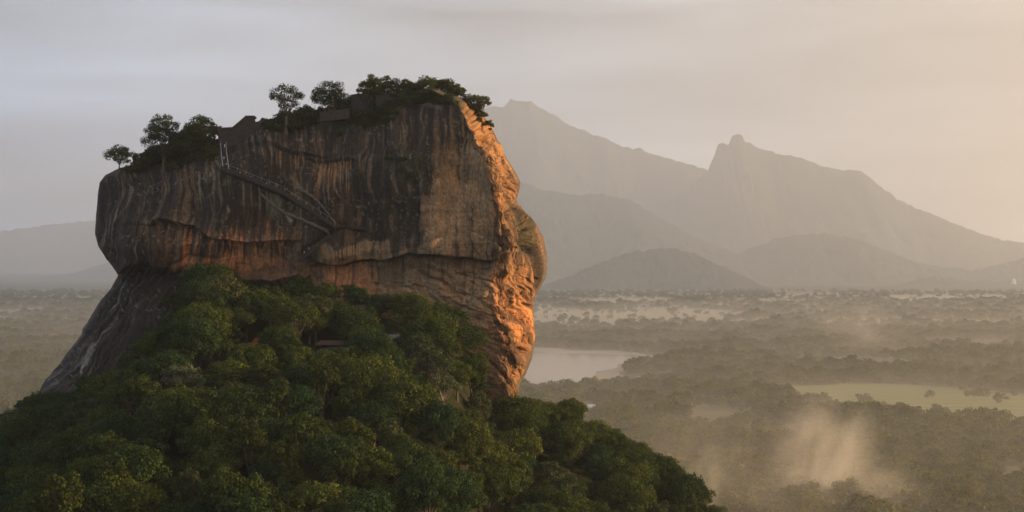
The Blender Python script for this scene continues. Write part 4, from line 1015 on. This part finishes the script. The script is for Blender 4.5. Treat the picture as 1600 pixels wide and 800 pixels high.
for t, lab, sh, lg, po, dx in ((0.06, 'person in a pale shirt stepping onto the foot of the steel staircase', 'pale', 'navy', 1, .3), (0.22, 'person in a white shirt low on the steel staircase, below the person in red', 'white', 'grey', 1, -.4),
        (0.40, 'person in a red shirt on the lower half of the steel staircase', 'red', 'navy', 1, .4), (0.54, 'person dressed all in white halfway up the steel staircase', 'white', 'white', 1, .5),
        (0.68, 'person in an orange top on the upper half of the steel staircase', 'orange', 'grey', 0, -.3), (0.84, 'person in white shirt and dark trousers near the top of the steel staircase', 'white', 'navy', 1, -.2)):
    person(on_stair(t)+Vector((dx, 0, 0)), lab, sh, lg, po, 2.9)
def on_walk(px):
    q = min(walk_P, key=lambda p: abs(proj(*p)[0]-px)); return q+Vector((0, -1.0, 0.02))
for px, lab, sh, lg, po, rz in ((374, 'person in pale clothes standing alone near the top of the cliff walkway', 'pale', 'pale', 0, .4), (388, 'person in a navy shirt beside a person in white on the cliff walkway', 'navy', 'grey', 0, 1.2),
        (392, 'person in white beside a person in navy on the cliff walkway', 'white', 'white', 1, -1.4), (418, 'person in white shirt and dark trousers in the middle of the cliff walkway', 'white', 'navy', 1, 1.5),
        (429, 'person in orange clothes in the middle of the cliff walkway', 'orange', 'orange', 1, 1.5)):
    person(on_walk(px), lab, sh, lg, po, rz)
def steps_patch():
    P = line_pts([(468, 404), (490, 386), (515, 366)], 20, 1.2); r = thing('stone_steps', 'dark stone steps climbing the cleft below the cliff walkway', 'steps', P[0]); b = MB()
    for p in P: q = p-P[0]; b.box((q.x, q.y+1.6, q.z-0.8), (1.6, 4.6, 1.7))
    b.build('treads', M['brick'], r); return P
print("person verts", [len(b.vertices) for b in bodies])
SP = steps_patch()
for i, lab in ((3, 'person in white at the foot of the stone steps in the cleft'), (6, 'person in white a little way up the stone steps in the cleft')):
    person(SP[i]+Vector((0, -0.3, 0.06)), lab, 'white', 'white', 1, 2.2)

SHRUBS = []
for k in range(5):
    c, t = make_tree(700+k, [2.6, 3.2, 2.2, 3.6, 2.8][k], [3.2, 3.6, 3.4, 4.2, 2.6][k], 0.1, [10, 12, 8, 14, 10][k], 110, 0.55, cr=(0.28, 0.42), name='foliage')
    c.materials.append(M['leaf_summit']); t.materials.append(M['bark']); SHRUBS.append((c, t))
def shrub(loc, label, group, s=1.0, k=None, rz=None):
    k = random.randrange(5) if k is None else k
    o = thing('shrub', label, 'shrub', loc, random.uniform(0, 6.3) if rz is None else rz, group, (s, s, s*random.uniform(.85, 1.15)))
    link('foliage', SHRUBS[k][0], None, o); link('stem', SHRUBS[k][1], None, o)
def shrub_zone(poly, n, label, group, s0, s1, sink=0.8):
    xs = [p[0] for p in poly]; ys = [p[1] for p in poly]; done = 0; tries = 0
    while done < n and tries < 5000:
        tries += 1; a = random.uniform(min(xs), max(xs)); b_ = random.uniform(min(ys), max(ys))
        if not inside(poly, np.array([a]), np.array([b_]))[0]: continue
        x, y, z = surf(a, b_); shrub((x, y+0.4, z-sink), label, group, random.uniform(s0, s1)); done += 1
def skyline(pxs, ys_off, label, group, s0, s1):
    for a in pxs:
        y = 812+ys_off+random.uniform(-10, 8); x = (a-CX)/F*y; z = rock_top(x, y)
        if z is not None: shrub((x, y, z-0.6), label, group, random.uniform(s0, s1))
shrub_zone([(412, 196), (480, 174), (545, 168), (610, 168), (618, 180), (600, 204), (560, 196), (500, 186), (470, 202), (440, 208)], 60, 'dark shrub on the upper cliff edge under the summit trees', 'shrubs on the upper cliff edge', .7, 1.45)
shrub_zone([(545, 160), (640, 155), (712, 158), (716, 166), (650, 166), (610, 180), (560, 182)], 45, 'dark shrub in the thicket along the highest summit edge', 'shrubs along the highest summit edge', .8, 1.4, 0.3)
shrub_zone([(418, 196), (470, 178), (546, 169), (548, 182), (500, 188), (450, 198)], 24, 'dark shrub on the earth bank below the round summit trees', 'shrubs on the bank below the round trees', .7, 1.2)
shrub_zone([(255, 250), (275, 222), (335, 205), (342, 240), (320, 258), (280, 268)], 32, 'dark shrub in the thicket left of the steel staircase', 'shrubs left of the steel staircase', .8, 1.5)
shrub_zone([(190, 268), (235, 245), (262, 232), (262, 256), (215, 274)], 18, 'low shrub on the grassy left shoulder of the rock', 'shrubs on the left shoulder of the rock', .5, 1.0)
shrub_zone([(205, 262), (235, 243), (262, 230), (285, 218), (285, 240), (250, 254), (215, 268)], 24, 'bushy shrub spilling over the sloping left shoulder below the tall airy tree', 'bushes on the sloping left shoulder', 1.0, 1.7)
shrub_zone([(625, 248), (652, 240), (664, 268), (640, 285), (618, 268)], 9, 'small shrub growing in the cliff niche left of the pale buttress', 'shrubs in the cliff niche', .4, .8)
shrub_zone([(735, 168), (752, 172), (768, 198), (762, 206), (748, 190)], 12, 'yellow-green shrub on the sunlit right brink of the summit', 'shrubs on the right brink of the summit', .5, .9)
shrub_zone([(165, 604), (235, 522), (288, 452), (325, 432), (335, 520), (300, 560), (230, 606)], 36, 'dark shrub climbing the right side of the bare grey slab', 'shrubs climbing the bare slab', 1.0, 2.0)
shrub_zone([(598, 232), (616, 240), (612, 252), (600, 250)], 3, 'tiny shrub on the dark cliff beside the niche', 'shrubs on the dark cliff beside the niche', .3, .5)
skyline([556, 564, 572, 580, 588, 596, 604, 612, 620, 628, 636, 644, 652, 660, 668, 676, 684, 692, 698, 704, 710, 716], -6, 'shrub on the skyline of the highest summit', 'shrubs on the summit skyline', 1.0, 1.7)
skyline([425, 432, 468, 478, 490, 530], -4, 'shrub on the skyline between the two round summit trees', 'shrubs between the round summit trees', .6, 1.0)

# summit trees: px, y, top py, crown radius (m), clumps, label
for i, (a, y, tp, R, nc_, per, bare, lab) in enumerate((
        (186, 822, 230, 7.5, 18, 100, .15, 'small sparse tree leaning out over the left end of the rock'),
        (256, 812, 176, 9.5, 34, 150, .12, 'tall airy tree left of the dark thicket on the left shoulder'),
        (312, 812, 177, 9.5, 30, 150, .10, 'broad round tree on the dark thicket beside the brick wall'),
        (300, 806, 196, 9.0, 26, 150, .1, 'dense dark low tree in the middle of the left thicket'),
        (447, 800, 131, 8.0, 20, 90, .38, 'slender round-crowned tree with visible trunk right of the brick wall'),
        (516, 806, 124, 9.3, 30, 140, .10, 'dense low round tree on the grassy bank of the summit'),
        (580, 806, 114, 7.0, 22, 140, .18, 'dark dense tree above the flat-topped ruin wall'),
        (606, 808, 118, 6.5, 18, 110, .18, 'brownish tree close right of the dark dense summit tree'),
        (634, 806, 124, 4.5, 14, 100, .2, 'small bushy tree on the long terrace wall'),
        (663, 804, 126, 2.6, 7, 9, .45, 'nearly bare thin sapling on the summit'),
        (690, 800, 131, 3.6, 12, 80, .2, 'small upright tree near the right end of the summit'),
        (714, 798, 137, 4.5, 16, 90, .2, 'low bushy tree just left of the spreading tree on the right brink'),
        (742, 796, 148, 7.4, 24, 90, .2, 'spreading tree hanging over the right brink of the summit'))):
    x = (a-CX)/F*y; z = rock_top(x, y)
    while z is None and y < 900: y += 2; x = (a-CX)/F*y*0.995; z = rock_top(x, y)
    if z is None: x, y, z = surf(a, 185)
    ztop = CAMZ-(tp-CY)/F*y; H = max(ztop-z+0.5, 5.0)
    c, t = make_tree(800+i, R, H, H*bare, int(nc_*1.35), int(per*1.5), 0.66, cr=(0.20, 0.34))
    c.materials.append(M['leaf_summit']); t.materials.append(M['bark'])
    place_tree('summit_tree', lab, 'trees on the summit of the rock', 'tree', c, t, (x, y, z-0.3), 0.0, (1, 1, 1))

# ------------------------------------------------------------------ huts in the forest
def hut(i, label, L_, W_, h, roof, wallm, open_, rise=1.6):
    px, py, hw, dep, y = hut_pos[i]; x = (px-CX)/F*y; z = float(terrain(x, y))
    r = thing('hut' if not open_ else 'pavilion', label, 'hut' if not open_ else 'pavilion', (x, y, z))
    b = MB(); b.box((0, 0, 0.2), (L_+0.6, W_+0.6, 1.4)); b.build('plinth', M['masonry'] if open_ else M['brick'], r)
    b = MB(); e = 0.9; A, B = L_/2+e, W_/2+e
    b.add([(-A, -B, h), (A, -B, h), (A, B, h), (-A, B, h), (-A+W_*0.3, 0, h+rise), (A-W_*0.3, 0, h+rise), (-A, -B, h-.18), (A, -B, h-.18), (A, B, h-.18), (-A, B, h-.18)],
          [(0, 1, 5, 4), (1, 2, 5), (2, 3, 4, 5), (3, 0, 4), (6, 7, 1, 0), (7, 8, 2, 1), (8, 9, 3, 2), (9, 6, 0, 3), (9, 8, 7, 6)]); b.build('roof', roof, r)
    if open_:
        for k in range(6):
            for s in (-1, 1):
                b = MB(); b.box((-L_/2+L_*k/5, s*W_/2, (h+.9)/2-.05), (.28, .28, h-.9)); b.build('post', M['wood'], r)
        b = MB(); b.box((0, W_/2-0.5, 1.55), (L_*0.95, .2, 1.2)); b.build('back_wall', M['cream'], r)
        b = MB(); b.box((0, -W_/2-0.02, 1.35), (L_*0.98, .1, .12)); b.build('railing', M['wood'], r)
    else:
        b = MB(); b.box((0, 0, (h+.9)/2-.1), (L_, W_, h-.9)); b.build('wall', wallm, r)
        b = MB(); b.box((-L_*.2, -W_/2-.03, 1.85), (.95, .1, 1.9)); b.build('door', M['wood'], r)
        for k in (.12, .36):
            b = MB(); b.box((L_*k, -W_/2-.03, 2.1), (.9, .1, .9)); b.build('window', M['dark'], r)
hut(0, 'low shelter with a bright red clay roof half hidden in the forest', 8, 5, 2.6, M['tile'], M['wood'], False, rise=2.4)
hut(1, 'long open pavilion with dark posts and cream back wall among the trees', 14, 6, 3.4, M['tile_brown'], None, True)
hut(2, 'small grey-roofed hut among the trees right of the open pavilion', 6.5, 5, 3.6, M['tin'], M['wood'], False, rise=1.4)

# ------------------------------------------------------------------ valley houses, stupa, mast
def house(px, py, L_, W_, rz, roofm, label, h=3.4):
    x, y = gpt(px, py); r = thing('house', label, 'house', (x, y, 0), rz, 'small houses in the valley woods')
    b = MB(); b.box((0, 0, h/2), (L_, W_, h)); b.build('wall', M['white'], r)
    b = MB(); A, B = L_/2+.6, W_/2+.7; t = h+W_*.32
    b.add([(-A, -B, h-.1), (A, -B, h-.1), (A, B, h-.1), (-A, B, h-.1), (-A, 0, t), (A, 0, t), (-A, -B, h-.3), (A, -B, h-.3), (A, B, h-.3), (-A, B, h-.3)],
          [(0, 1, 5, 4), (2, 3, 4, 5), (1, 2, 5), (3, 0, 4), (6, 7, 1, 0), (7, 8, 2, 1), (8, 9, 3, 2), (9, 6, 0, 3), (9, 8, 7, 6)]); b.build('roof', roofm, r)
    b = MB(); b.box((0, -W_/2-.03, 1.1), (1.0, .1, 2.1)); b.build('door', M['wood'], r)
    for s in (-1, 1):
        b = MB(); b.box((s*L_*.28, -W_/2-.03, 1.6), (1.2, .1, 1.1)); b.build('window', M['dark'], r)
HOUSES = [(1138, 590, 8, 6, .1, 'tin_pale', 'pale-roofed house, left one of the pair in the woods right of the lake'), (1148, 592, 7, 5, -.3, 'tin', 'grey-roofed house, right one of the pair in the woods right of the lake'),
          (1180, 592, 9, 6, .4, 'tin_pale', 'white house standing alone between the pair of houses and the rice field'), (1002, 595, 9, 5, 0, 'tin_pale', 'low white house on the woods edge just right of the lake'),
          (1003, 640, 8, 6, .5, 'tin_pale', 'white house in the valley woods below the lake'), (925, 641, 8, 6, .2, 'tin_pale', 'white house in the clearing close to the forest slope'),
          (1292, 492, 40, 16, .05, 'tin_pale', 'long pale-roofed building far out on the valley plain'), (1535, 556, 26, 10, .1, 'tin_pale', 'long white house by the clearing near the right edge'),
          (8, 541, 8, 7, .2, 'tin_pale', 'white house in the hazy woods at the far left edge'), (46, 509, 14, 9, -.2, 'tin_pale', 'white house far off in the woods left of the rock'),
          (50, 562, 13, 8, .1, 'tile_brown', 'brown-roofed house in the woods left of the bare slab'), (1320, 563, 16, 8, .2, 'tin', 'grey-roofed house in the woods behind the rice field'),
          (1060, 512, 16, 9, .0, 'tin_pale', 'white house on the edge of the far pale meadow'), (1195, 500, 18, 10, .3, 'tile_brown', 'brown-roofed house on the far side of the valley woods')]
for h_ in HOUSES: house(*h_[:5], M[h_[5]], h_[6])

def stupa():
    y = 11500; px = 1584; x = (px-CX)/F*y; z = CAMZ-(440-CY)/F*y
    r = thing('stupa', 'small white bell-shaped stupa on a low hill at the far right', 'stupa', (x, y, z))
    r.scale = (1.25,)*3; b = MB(); b.lathe([(12, -14), (12, 0), (11.4, 0), (11.4, 1.5), (10, 1.5), (10, 3)], n=32); b.build('base', M['white'], r)
    b = MB(); b.lathe([(9.2, 3.0), (9.4, 5), (8.8, 8), (7.2, 11), (4.6, 13), (2.2, 14)], n=32); b.build('dome', M['white'], r, smooth=True)
    b = MB(); b.box((0, 0, 15.2), (4.4, 4.4, 2.6)); b.build('harmika', M['white'], r)
    b = MB(); b.lathe([(1.9, 16.5), (1.5, 19), (0.9, 23), (0.35, 27), (0.1, 30)], n=12); b.build('spire', M['white'], r)
stupa()
def mast():
    y = 11500; px = 1560; x = (px-CX)/F*y; z = CAMZ-(440-CY)/F*y; H = 100
    r = thing('mast', 'tall thin lattice radio mast left of the white stupa', 'mast', (x, y, z)); b = MB()
    for sx, sy in ((-1, -1), (1, -1), (1, 1), (-1, 1)): b.tube([(2.4*sx, 2.4*sy, -12), (.5*sx, .5*sy, H)], [.35, .2], 5)
    for k in range(16):
        a, c = k/16, (k+1)/16; wa, wc = 2.4-1.9*a, 2.4-1.9*c
        for sx, sy, tx, ty in ((-1, -1, 1, -1), (1, -1, 1, 1), (1, 1, -1, 1), (-1, 1, -1, -1)):
            b.tube([(wa*sx, wa*sy, a*H), (wc*tx, wc*ty, c*H)], .12, 4)
    b.build('lattice', M['steel'], r); b = MB(); b.tube([(0, 0, H-.5), (0, 0, H+9)], .15, 5); b.build('antenna', M['steel'], r)
mast()

# ------------------------------------------------------------------ coconut palms by the rice field
def palm_mesh(seed):
    r = np.random.default_rng(seed); b = MB(); H = 11+4*r.random(); lean = r.normal(size=2)*0.8
    b.tube([(0, 0, -1), (lean[0]*.3, lean[1]*.3, H*.5), (lean[0], lean[1], H)], [.32, .24, .18], 7); tr = b.mesh('trunk', True); tr.materials.append(M['bark_pale'])
    f = MB(); c = Vector((lean[0], lean[1], H))
    for k in range(18):
        a = 2*math.pi*k/18+r.random()*.4; up = r.uniform(-.2, .9); P = []
        for t in np.linspace(0, 1, 7):
            rr = 4.6*t; P.append(c+Vector((math.cos(a)*rr, math.sin(a)*rr, up*rr*.8-2.6*t*t*1.3)))
        side = Vector((-math.sin(a), math.cos(a), 0))
        for i in range(6):
            for s in (-1, 1):
                w0 = .75*math.sin(math.pi*(i+.4)/7.2); w1 = .75*math.sin(math.pi*(i+1.4)/7.2)
                q0 = P[i]+side*s*w0+Vector((0, 0, -.35*w0)); q1 = P[i+1]+side*s*w1+Vector((0, 0, -.35*w1))
                f.add([P[i], q0, q1, P[i+1]], [(0, 1, 2, 3)])
    cr = f.mesh('fronds'); cr.materials.append(M['leaf_far']); return cr, tr
PALM = [palm_mesh(60+k) for k in range(4)]
for i in range(22):
    px = random.choice([random.uniform(1500, 1600), random.uniform(1440, 1600), random.uniform(1330, 1600)]); x, y = gpt(px, random.uniform(668, 692))
    o = thing('palm_tree', 'feathery coconut palm among the trees along the near edge of the rice field', 'palm', (x, y, 0), random.uniform(0, 6.3), 'coconut palms by the rice field', (1.05,)*3)
    link('crown', PALM[i % 4][0], None, o); link('trunk', PALM[i % 4][1], None, o)
